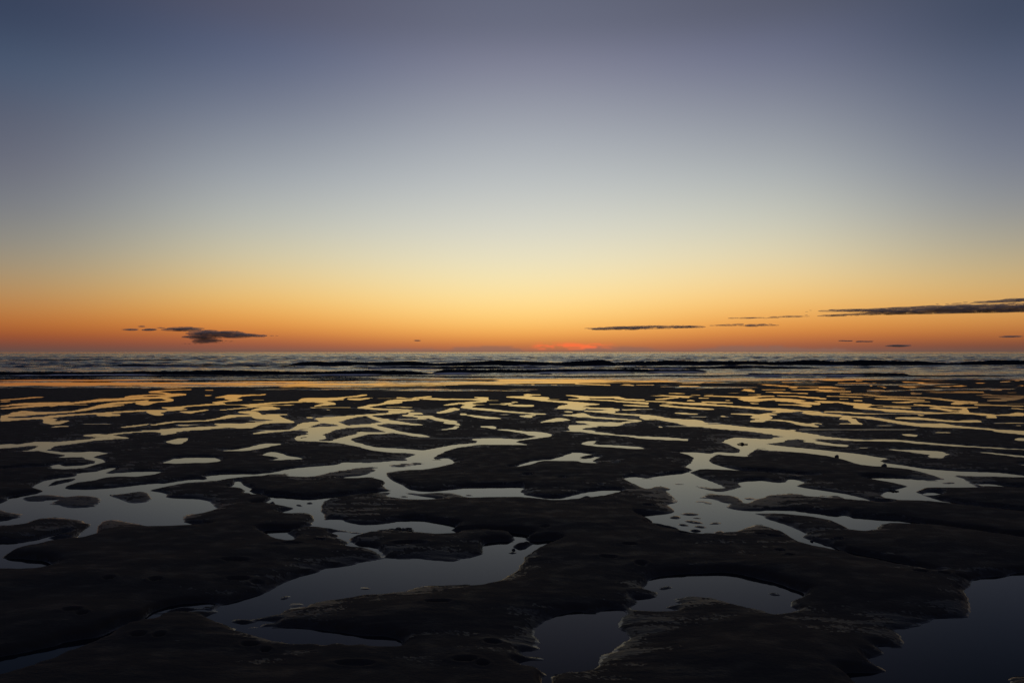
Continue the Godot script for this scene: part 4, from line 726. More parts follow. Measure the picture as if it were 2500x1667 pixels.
	pool("branching grey channel system dotted with sand crumbs on the right", "", [[4.01,14.93, 4.32,15.51, 4.46,15.63, 4.99,15.27, 5,15.31, 5.31,15.67, 5.53,15.77, 5.63,15.57, 5.49,15.43, 5.14,15.05, 4.92,14.75, 4.62,14.61, 4.69,14.45, 4.88,14.16, 5.06,13.95, 5.44,13.56, 5.65,13.33, 5.8,13.09, 5.91,12.73, 6.03,12.6, 5.83,12.44, 5.74,12.31, 5.68,12.09, 5.79,11.924, 5.961,11.603, 6.101,11.406, 6.271,11.278, 6.528,11.174, 6.831,11.153, 7.11,10.814, 6.96,10.586, 6.587,10.756, 6.306,10.794, 6.137,10.872, 6.017,10.794, 6.061,10.633, 5.916,10.228, 5.854,9.974, 5.893,9.852, 5.731,9.812, 5.532,9.828, 5.36,9.893, 5.201,9.909, 4.892,9.579, 4.861,9.313, 4.902,9.144, 4.987,8.974, 5.108,8.747, 5.278,8.622, 5.563,8.466, 5.396,8.213, 5.19,8.383, 4.999,8.561, 4.861,8.747, 4.682,8.876, 4.535,8.955, 4.422,9.008, 4.334,9.144, 4.369,9.357, 4.541,9.579, 4.724,9.733, 5.024,9.974, 4.964,10.228, 4.83,10.404, 4.721,10.586, 4.732,10.68, 5.003,10.775, 5.175,10.661, 5.381,10.476, 5.534,10.404, 5.755,10.512, 5.815,10.512, 5.815,10.872, 5.808,11.153, 5.747,11.406, 5.48,11.626, 5.325,11.716, 5.24,12.04, 5.23,12.44, 5.15,12.84, 4.97,13.23, 4.74,13.48, 4.34,13.71, 4.39,13.87, 4.23,13.79, 3.87,12.97, 3.84,12.77, 3.72,12.77, 3.57,12.95, 3.4,13.09, 3.27,12.84, 3.05,12.31, 3.056,11.948, 3.132,11.603, 3.307,11.363, 3.58,11.215, 3.684,11.153, 3.933,10.971, 4.273,10.814, 4.037,10.833, 3.785,10.991, 3.539,11.092, 3.519,11.122, 3.315,11.122, 3.172,11.226, 2.978,11.331, 2.781,11.438, 2.63,11.278, 2.515,11.122, 2.528,10.775, 2.598,10.449, 2.627,10.271, 2.652,9.933, 2.683,9.893, 2.551,9.812, 2.41,9.974, 2.265,10.016, 2.32,9.893, 2.459,9.617, 2.557,9.579, 2.684,9.694, 2.864,9.893, 2.904,9.933, 2.933,10.228, 3.101,10.404, 3.314,10.476, 3.363,10.404, 3.363,10.271, 3.566,10.271, 3.704,10.54, 3.788,10.568, 3.815,10.297, 3.581,9.991, 3.67,9.852, 3.854,9.617, 3.98,9.466, 4.058,9.249, 4.107,9.042, 4.212,8.995, 4.275,8.863, 4.269,8.798, 4.121,8.747, 4.104,8.843, 4.054,8.981, 3.918,8.988, 3.844,9.144, 3.669,9.158, 3.584,9.27, 3.466,9.306, 3.433,9.466, 3.321,9.489, 3.075,9.393, 2.901,9.179, 2.927,9.214, 2.747,9.008, 2.616,8.824, 2.62,9.008, 2.636,9.285, 2.477,9.43, 2.354,9.466, 2.144,9.144, 2.312,9.144, 2.349,8.941, 2.448,8.843, 2.334,8.653, 2.389,8.501, 2.491,8.442, 2.658,8.442, 2.668,8.442, 2.806,8.501, 3.035,8.471, 3.229,8.354, 3.347,8.241, 3.433,8.224, 3.547,8.383, 3.486,8.185, 3.537,8.142, 3.638,8.088, 3.712,8.05, 3.892,8.023, 4.043,7.877, 4.147,7.741, 4.219,7.595, 4.364,7.478, 4.467,7.387, 4.526,7.232, 4.708,7.168, 4.604,7.01, 4.486,7.168, 4.311,7.387, 4.18,7.524, 4.086,7.667, 3.864,7.741, 3.767,7.766, 3.614,7.791, 3.634,7.716, 3.535,7.643, 3.49,7.501, 3.286,7.423, 3.227,7.455, 3.222,7.667, 3.217,7.892, 3.147,7.97, 3.051,8.131, 2.951,8.142, 2.846,8.27, 2.63,8.321, 2.464,8.31, 2.62,8.214, 2.578,8.05, 2.631,7.97, 2.718,7.741, 2.742,7.478, 2.757,7.378, 2.649,7.254, 2.702,7.126, 2.804,6.883, 2.836,6.73, 2.929,6.619, 3.049,6.478, 3.127,6.359, 3.202,6.244, 3.24,6.149, 3.319,6.057, 3.22,6.112, 3.086,6.276, 2.964,6.392, 2.866,6.478, 2.758,6.656, 2.61,6.883, 2.572,7.043, 2.562,7.211, 2.557,7.432, 2.506,7.595, 2.453,7.766, 2.411,7.766, 2.291,7.692, 2.188,7.524, 1.991,7.387, 1.808,7.276, 1.659,7.297, 1.58,7.409, 1.445,7.524, 1.319,7.716, 1.399,7.918, 1.343,8.05, 1.283,8.253, 1.473,8.27, 1.636,8.27, 1.741,8.385, 1.736,8.593, 1.725,8.781, 1.831,8.876, 1.882,8.941, 1.887,9.144, 1.882,9.579, 1.969,9.812, 1.974,9.974, 1.827,10.016, 1.672,9.773, 1.637,9.893, 1.592,10.142, 1.547,10.315, 1.505,10.633, 1.664,10.794, 1.811,10.586, 1.999,10.794, 2.233,10.971, 2.453,11.122, 2.607,11.384, 2.555,11.659, 2.81,12.19, 2.94,12.7, 2.89,13.12, 2.81,13.41, 3,13.41, 3.22,13.26, 3.33,13.14, 3.49,13.41, 3.64,13.29, 3.8,13.23, 3.97,13.63, 4.01,14.03, 4,14.45]])
	pool("short grey pool nearer than the branching channel", "small pools among the ripples", [[4.909,9.43, 5.046,9.564, 5.143,9.594, 5.215,9.504, 5.084,9.386, 4.94,9.313]])
	pool("long pale pool nearer than the straight hair-thin channel, first counting away from it", "small pools among the ripples", [[5.69,15.61, 5.81,15.47, 5.8,14.99, 5.93,14.57, 6.16,14.4, 5.96,14.08, 5.81,14.3, 5.69,14.5, 5.6,14.86]])
	pool("straight hair-thin channel running to the right edge below the broad diagonal one", "", [[5.34,16.31, 5.93,16.2, 5.96,15.88, 6.27,15.63, 6.54,15.43, 6.75,15.22, 7.22,15.31, 7.52,15.25, 7.67,14.92, 8.05,14.47, 8.46,14.13, 9.02,13.77, 8.94,13.65, 8.36,13.97, 7.92,14.25, 7.53,14.64, 7.37,14.95, 6.87,15.01, 6.63,15.05, 6.34,15.27, 5.79,15.53, 5.57,15.84]])
	pool("long pale pool nearer than the straight hair-thin channel, second counting away from it", "small pools among the ripples", [[6.51,13.85, 6.76,13.71, 7.08,13.62, 7.33,13.51, 7.29,13.3, 7.3,13.12, 7.1,12.96, 6.84,12.56, 6.72,12.62, 6.77,12.84, 6.92,13.03, 6.84,13.17, 6.67,13.53]])
	pool("long pale pool nearer than the straight hair-thin channel, third counting away from it", "small pools among the ripples", [[7.88,13.35, 8.05,13.42, 8.19,13.22, 8.49,12.91, 8.27,12.57, 8.02,12.95, 7.93,13.22]])
	pool("short pale pool beyond the straight hair-thin channel, fourth counting away from it", "small pools among the ripples", [[9.83,15.43, 10.02,15.59, 10.26,15.59, 9.85,14.97, 9.72,15.16]])
	pool("short grey pool beyond the branching channel", "small pools among the ripples", [[7.627,11.877, 7.77,11.995, 7.889,11.995, 7.616,11.581, 7.529,11.648]])
	pool("long grey pool beyond the branching channel", "small pools among the ripples", [[5.981,10.142, 6.231,10.176, 6.284,10.032, 6.482,9.86, 6.388,9.718, 6.142,9.917, 5.957,9.958]])
	pool("short pale pool beyond the straight hair-thin channel, first counting away from it", "small pools among the ripples", [[8.1,16.35, 8.34,16.22, 8.11,15.86, 8.01,16.02]])
	pool("short pale pool nearer than the straight hair-thin channel", "small pools among the ripples", [[6.16,14.08, 6.36,13.98, 6.17,13.92]])
	pool("dark blue pool with finger-like sand spits at the bottom centre", "", [[.147,4.888, .206,4.998, .298,5.125, .411,5.191, .456,5.195, .507,5.125, .598,5.224, .674,5.247, .755,5.191, .745,5.125, .697,5.04, .68,4.968, .646,4.898, .684,4.801, .694,4.726, .701,4.689, .59,4.54, .59,4.498, .488,4.433, .47,4.353, .472,4.284, .429,4.217, .343,4.181, .276,4.153, .261,4.188, .212,4.153, .203,3.97, .152,3.97, .146,4.104, .19,4.181, .15,4.21, .151,4.247, .086,4.247, .014,4.338, .02,4.353, .223,4.361, .182,4.417, .027,4.433, .053,4.49, .129,4.498, .205,4.515, .124,4.549, .184,4.618, .128,4.726, .124,4.82]])
	pool("half-moon dark blue pool with one sand crumb right of the bottom centre", "", [[1.034,5.909, 1.134,5.997, 1.298,6.051, 1.42,6.063, 1.584,6.102, 1.724,6.081, 1.81,5.997, 1.917,5.88, 1.927,5.895, 1.988,5.782, 2.048,5.634, 2.095,5.57, 2.101,5.585, 2.003,5.447, 1.897,5.387, 1.859,5.27, 1.885,5.209, 1.889,5.18, 1.801,5.136, 1.714,5.093, 1.664,5.093, 1.656,5.158, 1.631,5.169, 1.632,5.169, 1.531,5.247, 1.503,5.304, 1.441,5.351, 1.446,5.399, 1.355,5.459, 1.284,5.484, 1.21,5.497, 1.173,5.435, 1.053,5.411, 1.15,5.363, 1.137,5.304, 1.013,5.281, 1.039,5.224, 1.113,5.224, 1.06,5.147, .987,5.142, .882,5.169, .778,5.202, .756,5.247, .825,5.316, .857,5.399, .802,5.459, .897,5.477, .98,5.467, 1.041,5.547, .923,5.637, .971,5.73]])
	pool("large dark blue pool filling the bottom right corner", "", [[3.404,5.88, 3.564,5.967, 3.76,6.012, 3.855,6.081, 3.949,6.093, 4.257,6.118, 2.869,4.049, 2.674,4.141, 2.631,4.139, 2.595,4.111, 2.532,4.101, 2.575,4.087, 2.501,3.919, 1.73,3.919, 1.766,4.076, 1.749,4.146, 1.735,4.196, 1.853,4.196, 1.996,4.21, 1.975,4.254, 1.953,4.338, 1.944,4.401, 2.001,4.417, 2.089,4.452, 2.083,4.54, 2.09,4.583, 2.152,4.592, 2.211,4.54, 2.279,4.601, 2.319,4.708, 2.331,4.801, 2.334,4.849, 2.455,4.858, 2.496,4.898, 2.628,4.978, 2.702,5.05, 2.801,5.05, 2.915,5.05, 3.011,5.191, 3.137,5.447, 3.2,5.624, 3.333,5.757]])
	pool("narrow dark blue channel widening to the bottom left corner", "", [[-2.674,3.97, -2.934,4.353, -2.853,4.417, -2.791,4.465, -2.683,4.549, -2.614,4.654, -2.539,4.708, -2.476,4.726, -2.471,4.82, -2.437,4.888, -2.416,4.958, -2.334,5.05, -2.348,5.082, -2.349,5.147, -2.299,5.281, -2.225,5.316, -2.177,5.346, -2.071,5.363, -1.966,5.304, -2.139,5.251, -2.21,5.245, -2.294,5.184, -2.273,5.138, -2.051,5.218, -1.927,5.2, -2.09,5.131, -2.189,5.11, -2.258,5.071, -2.235,4.958, -2.235,4.927, -2.288,4.907, -2.344,4.839, -2.385,4.744, -2.386,4.618, -2.435,4.54, -2.49,4.433, -2.514,4.346, -2.535,4.269, -2.569,4.16, -2.601,4.117, -2.628,4.069]])
	pool("slim grey pool pointing in from the left edge above the rounded one", "", [[-4.677,7.043, -4.571,7.063, -4.459,7.043, -4.35,7.076, -4.311,7.176, -4.291,7.262, -4.224,7.487, -4.153,7.455, -4.212,7.267, -4.268,7.189, -4.126,7.189, -3.969,7.126, -4.074,7.063, -4.137,7.002, -4.156,6.902, -4.122,6.863, -4.155,6.805, -4.243,6.748, -4.227,6.619, -4.207,6.53, -4.352,6.555]])
	pool("rounded dark violet pool cut by the left frame edge", "", [[-4.329,6.519, -4.218,6.519, -4.076,6.512, -3.862,6.46, -3.75,6.409, -3.646,6.309, -3.591,6.228, -3.597,6.164, -3.67,6.112, -3.787,6.093, -4.057,6.112]])


func islets() -> void:
	islet([-4.22,15.49, -4.2,15.81, -4.06,15.97, -4.01,15.89, -4.09,15.6, -4.15,15.38])
	islet([-5.597,8.531, -5.497,8.489, -5.339,8.354, -5.109,8.269, -5.057,8.092, -5.143,7.943, -5.193,7.917])
	islet([-5.669,9.11, -5.673,9.285, -5.581,9.393, -5.448,9.393, -5.281,9.285, -5.181,9.2, -5.238,9.076, -5.358,8.955, -5.496,8.974])
	islet([-5.184,8.83, -5.201,9.144, -5.171,9.371, -4.986,9.32, -4.825,9.214, -4.702,9.042, -4.626,8.811, -4.567,8.653, -4.706,8.574, -4.855,8.622])
	islet([-4.697,9.27, -4.835,9.386, -4.66,9.459, -4.515,9.632, -4.387,9.504, -4.26,9.285, -4.169,9.144, -4.13,8.974, -4.185,8.824, -4.325,8.908, -4.549,9.13])
	islet([-5.885,9.974, -5.999,10.315, -5.937,10.54, -5.854,10.633, -5.797,10.449, -5.818,10.228, -5.838,9.991])
	islet([-3.532,8.034, -3.513,8.055, -3.462,8.023, -3.489,8.002])
	islet([-3.464,7.918, -3.439,7.939, -3.386,7.913, -3.419,7.892])
	islet([-1.889,11.693, -1.829,11.948, -1.67,12.04, -1.43,12.12, -1.312,11.995, -1.444,11.831, -1.616,11.626, -1.793,11.603])
	islet([-.57,9.393, -.526,9.43, -.44,9.299, -.504,9.285])
	islet([.781,9.179, .868,9.285, .98,9.228, .881,9.144])
	islet([-1.368,9.285, -1.284,9.335, -1.168,9.249, -1.251,9.193])
	islet([-2.417,8.747, -2.383,8.824, -2.259,8.684, -2.292,8.622])
	islet([-2.338,8.843, -2.288,8.941, -2.195,8.843, -2.252,8.798])
	islet([-1.607,5.435, -1.574,5.522, -1.49,5.527, -1.543,5.467, -1.554,5.399])
	islet([-1.56,5.339, -1.491,5.363, -1.361,5.328, -1.414,5.3])
	islet([-1.51,5.247, -1.463,5.29, -1.404,5.263, -1.453,5.227])
	islet([-1.506,5.158, -1.489,5.2, -1.363,5.247, -1.329,5.202, -1.419,5.129])
	islet([-1.808,5.009, -1.771,5.044, -1.661,5.013, -1.638,5.027, -1.55,5.112, -1.491,5.129, -1.506,5.061, -1.592,4.994, -1.655,4.953, -1.718,4.953])
	islet([-1.55,5.019, -1.517,5.048, -1.448,5.009, -1.497,4.982])
	islet([-1.716,4.87, -1.597,4.903, -1.503,4.958, -1.437,4.898, -1.522,4.884, -1.588,4.874, -1.651,4.858])
	islet([-1.172,4.54, -1.144,4.58, -1.04,4.58, -1.074,4.557, -1.132,4.532])
	islet([-1.035,4.529, -1.011,4.563, -.935,4.566, -.964,4.524])
	islet([-1.141,5.709, -1.094,5.733, -.974,5.693, -1,5.661, -1.105,5.669])
	islet([-.21,6.46, -.143,6.526, -.092,6.491, -.122,6.429])
	islet([-.106,6.548, -.061,6.59, -.049,6.548])
	islet([-.053,6.656, .003,6.756, .06,6.711, .022,6.63])
	islet([-.007,6.922, .072,6.962, .132,7.051, .201,7.022, .16,6.954, .099,6.817, .042,6.817])
	islet([.123,6.786, .187,6.871, .177,6.798])
	islet([2.059,10.185, 2.197,10.228, 2.236,10.142, 2.132,10.057])
	islet([2.046,8.941, 2.149,9.055, 2.226,8.955, 2.255,8.773, 2.145,8.83])
	islet([1.96,8.779, 2.044,8.824, 1.997,8.728])
	islet([2.1,8.471, 2.161,8.501, 2.199,8.442, 2.127,8.413])
	islet([2.683,9.179, 2.799,9.263, 2.828,9.144, 2.709,9.048])
	islet([2.744,9.342, 2.845,9.371, 2.804,9.278])
	islet([3.589,9.285, 3.681,9.386, 3.723,9.357, 3.662,9.27])
	islet([3.674,9.235, 3.799,9.349, 3.857,9.299, 3.844,9.144, 3.737,9.165])
	islet([5.541,10.228, 5.735,10.368, 5.772,10.228, 5.609,10.116])
	islet([1.597,8.077, 1.702,8.253, 1.746,8.131, 1.698,8.013])
	islet([1.744,8.287, 1.865,8.356, 1.986,8.27, 1.923,8.203, 1.807,8.203])
	islet([1.797,8.104, 1.906,8.131, 1.985,8.077, 1.881,8.023])
	islet([1.711,7.97, 1.803,7.981, 1.927,7.841, 1.848,7.791, 1.773,7.846])
	islet([1.612,7.766, 1.678,7.816, 1.749,7.741, 1.692,7.682])
	islet([1.908,7.766, 2.02,7.903, 2.119,7.857, 2.043,7.781])
	islet([2.028,7.981, 2.101,8.045, 2.128,7.976])
	islet([2.099,8.214, 2.194,8.264, 2.144,8.164])
	islet([1.91,7.643, 1.968,7.702, 2.002,7.643, 1.946,7.614])
	islet([1.326,7.692, 1.458,7.702, 1.552,7.629, 1.625,7.571, 1.55,7.515, 1.415,7.586])
	islet([1.749,7.692, 1.839,7.751, 1.899,7.643, 1.824,7.6])
	islet([2.048,7.595, 2.144,7.653, 2.068,7.552])
	islet([1.845,7.364, 1.978,7.534, 2.033,7.501, 1.963,7.396])
	islet([1.658,7.524, 1.775,7.571, 1.816,7.478, 1.735,7.446])
	islet([2.243,7.791, 2.372,7.851, 2.31,7.756])
	islet([.368,4.686, .406,4.702, .468,4.7, .435,4.668])
	islet([1.015,5.663, 1.123,5.768, 1.195,5.725, 1.119,5.663, 1.068,5.606])
	islet([.905,5.624, .941,5.65, 1.054,5.572, 1.014,5.529, .935,5.567])
	islet([.813,5.534, .869,5.547, .981,5.472, .892,5.447, .819,5.472])
	islet([.682,5.247, .764,5.206, .92,5.177, 1.068,5.151, 1.054,5.121, .877,5.138, .758,5.164])
	islet([1.766,5.56, 1.84,5.583, 1.907,5.552, 1.845,5.504])


func dents() -> void:
	dent(-2.175, 4.583, .045, .024)
	dent(-2.051, 4.58, .035, .017)
	dent(-2.788, 4.998, .063, .029)
	dent(-2.686, 4.927, .035, .024)
	dent(-1.493, 4.49, .054, .023)
	dent(-1.842, 5.703, .048, .04)
	dent(-.841, 4.196, .106, .036)
	dent(-.26, 4.254, .066, .033)
	dent(-.162, 4.196, .035, .026)
	dent(-.118, 4.532, .051, .034)
	dent(-1.38, 4.409, .031, .024)
	dent(-.493, 5.191, .088, .031)
	dent(-2.199, 6.26, .115, .045)
	dent(-2.009, 5.768, .089, .041)
	dent(-2.903, 5.674, .04, .04)
	dent(-2.567, 5.674, .048, .04)
	dent(-.897, 6.883, .165, .047)
	dent(-1.712, 7.002, .059, .04)
	dent(-1.903, 6.805, .105, .038)
	dent(1.001, 6.164, .052, .056)
	dent(1, 6.737, .066, .037)
	dent(.769, 6.325, .08, .033)
	dent(1.627, 7.202, .122, .043)
	dent(2.276, 7.232, .061, .035)
	dent(.306, 7.409, .052, .036)
	dent(3.085, 5.967, .059, .035)
	dent(3.238, 5.923, .05, .029)
	dent(3.346, 5.88, .05, .029)
	dent(2.901, 7.022, .049, .033)
	dent(2.375, 7.168, .081, .042)
	dent(2.233, 6.601, .046, .043)
	dent(2.249, 6.409, .045, .034)
	dent(1.482, 8.592, .073, .061)
	dent(.202, 10.727, .091, .095)
	dent(.668, 10.449, .088, .072)
	dent(1.116, 9.974, .056, .049)


# ------------------------------------------------------------------ sand
func blurred(mask: Image, halvings: int) -> PackedFloat32Array:
	var im: Image = mask.duplicate()
	im.convert(Image.FORMAT_RF)
	var w := im.get_width()
	var h := im.get_height()
	for k in halvings:
		im.resize(im.get_width() / 2, im.get_height() / 2, Image.INTERPOLATE_BILINEAR)
	# grow back in steps, which rounds the blocks off
	for k in halvings - 1:
		im.resize(im.get_width() * 2, im.get_height() * 2, Image.INTERPOLATE_BILINEAR)
	im.resize(w, h, Image.INTERPOLATE_BILINEAR)
	return im.get_data().to_float32_array()


func shore_at(t: float) -> float:
	var n := shore.size() / 2
	for i in n - 1:
		if t < shore[i * 2 + 2] or i == n - 2:
			var f := clampf((t - shore[i * 2]) / (shore[i * 2 + 2] - shore[i * 2]), 0.0, 1.0)
			return lerpf(shore[i * 2 + 1], shore[i * 2 + 3], f)
	return 40.0


func sand() -> void:
	var n1 := blurred(near_mask, 2)
	var n2 := blurred(near_mask, 4)
	var n3 := blurred(near_mask, 6)
	var f1 := blurred(far_mask, 1)
	var f2 := blurred(far_mask, 3)
	var f3 := blurred(far_mask, 5)
	var ds := PackedFloat32Array()
	var d := 1.4
	while d < 54.0:
		ds.append(d)
		d += 0.03 if d < 3.9 else clampf(0.8 * d * d / 1340.0, 0.012, 0.25)
	var us := PackedFloat32Array()
	for i in 40:
		us.append(-1.15 + 0.5 * i / 40.0)
	for i in 960:
		us.append(-0.65 + 1.3 * i / 959.0)
	for i in 40:
		us.append(0.65 + 0.5 * (i + 1) / 40.0)
	var cols := us.size()
	var rows := ds.size()
	var v := PackedVector3Array()
	v.resize(cols * rows)
	var fray := noise(51, 1.0, 4)
	var fray_where := noise(52, 0.55, 2)
	var roll := noise(53, 0.6, 2)
	var ribs := noise(54, 1.0, 2)
	var outer := noise(55, 0.5, 3)
	var k := 0
	for r in rows:
		d = ds[r]
		var fine_fade := 1.0 - smoothstep(14.0, 26.0, d)
		var flatter := lerpf(1.0, 0.20, smoothstep(5.0, 17.0, d)) * lerpf(1.0, 0.7, smoothstep(17.0, 30.0, d))
		var near_row := 1.0 - smoothstep(11.0, 12.6, d)
		for c in cols:
			var x := us[c] * (d + 1.0)
			# how much of the ground round here is pool, at three widths
			var b1 := 0.0
			var b2 := 0.0
			var b3 := 0.0
			var px := (x - FX0) / FC - 0.5
			var pz := (d - FZ0) / FC - 0.5
			var dip := 0.0
			var wn := near_row * (1.0 - smoothstep(8.0, 8.8, absf(x))) if d > 2.7 else 0.0
			if wn < 1.0 and px > 0.0 and px < FW - 2 and pz > 0.0 and pz < FH - 2:
				var ix := int(px)
				var iz := int(pz)
				var fx := px - ix
				var fz := pz - iz
				var q := iz * FW + ix
				b1 = lerpf(lerpf(f1[q], f1[q + 1], fx), lerpf(f1[q + FW], f1[q + FW + 1], fx), fz)
				b2 = lerpf(lerpf(f2[q], f2[q + 1], fx), lerpf(f2[q + FW], f2[q + FW + 1], fx), fz)
				b3 = lerpf(lerpf(f3[q], f3[q + 1], fx), lerpf(f3[q + FW], f3[q + FW + 1], fx), fz)
			if wn > 0.0:
				px = (x - NX0) / NC - 0.5
				pz = (d - NZ0) / NC - 0.5
				var ix := int(px)
				var iz := int(pz)
				var fx := px - ix
				var fz := pz - iz
				var q := iz * NW + ix
				b1 = lerpf(b1, lerpf(lerpf(n1[q], n1[q + 1], fx), lerpf(n1[q + NW], n1[q + NW + 1], fx), fz), wn)
				b2 = lerpf(b2, lerpf(lerpf(n2[q], n2[q + 1], fx), lerpf(n2[q + NW], n2[q + NW + 1], fx), fz), wn)
				b3 = lerpf(b3, lerpf(lerpf(n3[q], n3[q + 1], fx), lerpf(n3[q + NW], n3[q + NW + 1], fx), fz), wn)
				dip = lerpf(lerpf(near_dents[q], near_dents[q + 1], fx), lerpf(near_dents[q + NW], near_dents[q + NW + 1], fx), fz)
			var e1 := 1.0 - 2.0 * b1
			var e2 := maxf(0.0, 1.0 - 2.0 * b2)
			var e3 := maxf(0.0, 1.0 - 2.0 * b3)
			var where := smoothstep(-0.32, 0.25, fray_where.get_noise_2d(x, d))
			var h := 0.0
			if e1 > 0.0:
				h = e1 * (lerpf(0.008, 0.003, where) + 0.020 * e2 + 0.050 * e3) * flatter
			else:
				h = e1 * 0.025
			# beyond the sides of the view the same flat goes on
			var side := smoothstep(0.665, 0.72, absf(x) / d)
			if side > 0.0:
				h = lerpf(h, 0.06 * (outer.get_noise_2d(x * 0.6, d * 1.6) + 0.12), side)
			h += dip
			h += 0.009 * where * (fray.get_noise_2d(x * 2.2, d * 7.5) + 0.5 * fray.get_noise_2d(x * 3.0 + 60.0, d * 17.0)) * (0.12 + 0.88 * fine_fade) * (1.0 - 0.7 * e2)
			h += 0.034 * roll.get_noise_2d(x * 0.8, d * 1.3) * e3 * flatter
			if fine_fade > 0.0:
				h += 0.0016 * ribs.get_noise_2d(x * 4.0, d * 9.0) * fine_fade * e2
			# thin slivers of water left between the small ripples
			var slivers := smoothstep(13.0, 18.0, d) * (1.0 - smoothstep(28.0, 31.0, d))
			if slivers > 0.0:
				h = lerpf(h, -0.005, slivers * smoothstep(0.43, 0.50, fray.get_noise_2d(x * 0.20 + 9.0, d * 1.1)))
			# the lower, streaky flat close to the sea on one side
			var wet := smoothstep(0.10, 0.2, x / d) * smoothstep(25.0, 34.0, d)
			if wet > 0.0:
				h += wet * (0.030 * fray.get_noise_2d(x * 0.22 + 40.0, d * 0.9) + 0.0035)
			# down into the sea
			var zs := shore_at(x / d) + 1.2 * outer.get_noise_2d(x * 0.7, 300.0)
			if d > zs - 3.0:
				h -= smoothstep(-3.0, 1.0, d - zs) * (h + 0.03)
				h -= maxf(0.0, d - zs) * 0.02
				h += 0.055 * fray.get_noise_2d(x * 0.10, d * 0.8) * (1.0 - smoothstep(0.0, 5.0, d - zs)) * smoothstep(-3.0, -1.0, d - zs)
			v[k] = Vector3(x, h, -d)
			k += 1
	structure("sand", grid_mesh(v, cols, rows), mats.sand)
	# water drawn up into the rims of the pools: a wet skin on the lowest millimetres of the sand, and above it a damp one that breaks up into grains
	var soak := noise(56, 1.0, 4)
	var rng := RandomNumberGenerator.new()
	rng.seed = 57
	for layer in [["wet_sand", 0.0075, 0.006, 0.003, 0.40, mats.film], ["damp_sand", 0.028, 0.036, 0.026, 0.06, mats.damp]]:
		var skin := PackedVector3Array()
		var below := PackedVector3Array()
		var skin_rows := 0
		for r in rows:
			d = ds[r]
			if d < 3.6 or d > 24.0:
				continue
			skin_rows += 1
			var fade := lerpf(1.0, 0.26, smoothstep(5.0, 17.0, d))
			for c in range(0, cols, 2):
				var p := v[r * cols + c]
				var reaches: float = fade * (layer[1] + layer[2] * soak.get_noise_2d(p.x * 1.7, d * 5.0) + layer[3] * (rng.randf() - 0.5))
				below.append(p)
				skin.append(Vector3(p.x, p.y + layer[4] * (reaches - p.y), p.z))
		structure(layer[0], grid_mesh(skin, (cols + 1) / 2, skin_rows, below), layer[5])
	# the flat behind the eye, out of view
	var back := PackedVector3Array()
	for r in 24:
		for c in 60:
			var x := -60.0 + 120.0 * c / 59.0
			var z := 40.0 - 41.41 * r / 23.0
			back.append(Vector3(x, 0.03 + 0.05 * outer.get_noise_2d(x * 0.3, z * 0.5), z))
	var flip := PackedVector3Array()
	for r in 24:
		for c in 60:
			flip.append(back[r * 60 + c])
	structure("sand_flat", grid_mesh(flip, 60, 24), mats.sand)
	# the thin film of water left all over the flat, showing in the smallest hollows
	var film := PackedVector3Array()
	for r in 20:
		for c in 20:
			var dd := 1.4 + 48.0 * r / 19.0
			film.append(Vector3((-1.15 + 2.3 * c / 19.0) * (dd + 1.0), -0.001, -dd))
	structure("shallow_water", grid_mesh(film, 20, 20), mats.pool)


# ------------------------------------------------------------------ sea
func sea() -> void:
	var ds := PackedFloat32Array()
	var d := 34.0
	while d < 30000.0:
		ds.append(d)
		d += 0.22 if d < 60.0 else 0.4 if d < 115.0 else 0.8 if d < 300.0 else 1.7 if d < 800.0 else d * 0.02
	var us := PackedFloat32Array()
	for i in 20:
		us.append(-1.5 + 0.85 * i / 20.0)
	for i in 520:
		us.append(-0.65 + 1.3 * i / 519.0)
	for i in 20:
		us.append(0.65 + 0.85 * (i + 1) / 20.0)
	var cols := us.size()
	var v := PackedVector3Array()
	v.resize(cols * ds.size())
	var swell := noise(61, 1.0, 3)
	var ripple := noise(62, 1.0, 3)
	var k := 0
	for r in ds.size():
		d = ds[r]
		var rough := lerpf(0.8, 1.0, smoothstep(42.0, 48.0, d))
		var gone := 1.0 - smoothstep(900.0, 2500.0, d)
		var out := smoothstep(60.0, 110.0, d)
		for c in cols:
			var x := us[c] * d
			var y := SEA_Y
			if gone > 0.0:
				y += gone * rough * (lerpf(0.10, 0.29, out) * swell.get_noise_2d(x * 0.05, d * 0.38) + lerpf(0.05, 0.14, out) * ripple.get_noise_2d(x * 0.16, d * 0.9))
			if rough < 1.0:
				y += 0.004 * ripple.get_noise_2d(x * 0.12, d * 0.8)
			v[k] = Vector3(x, y, -d)
			k += 1
	structure("sea", grid_mesh(v, cols, ds.size()), mats.sea)


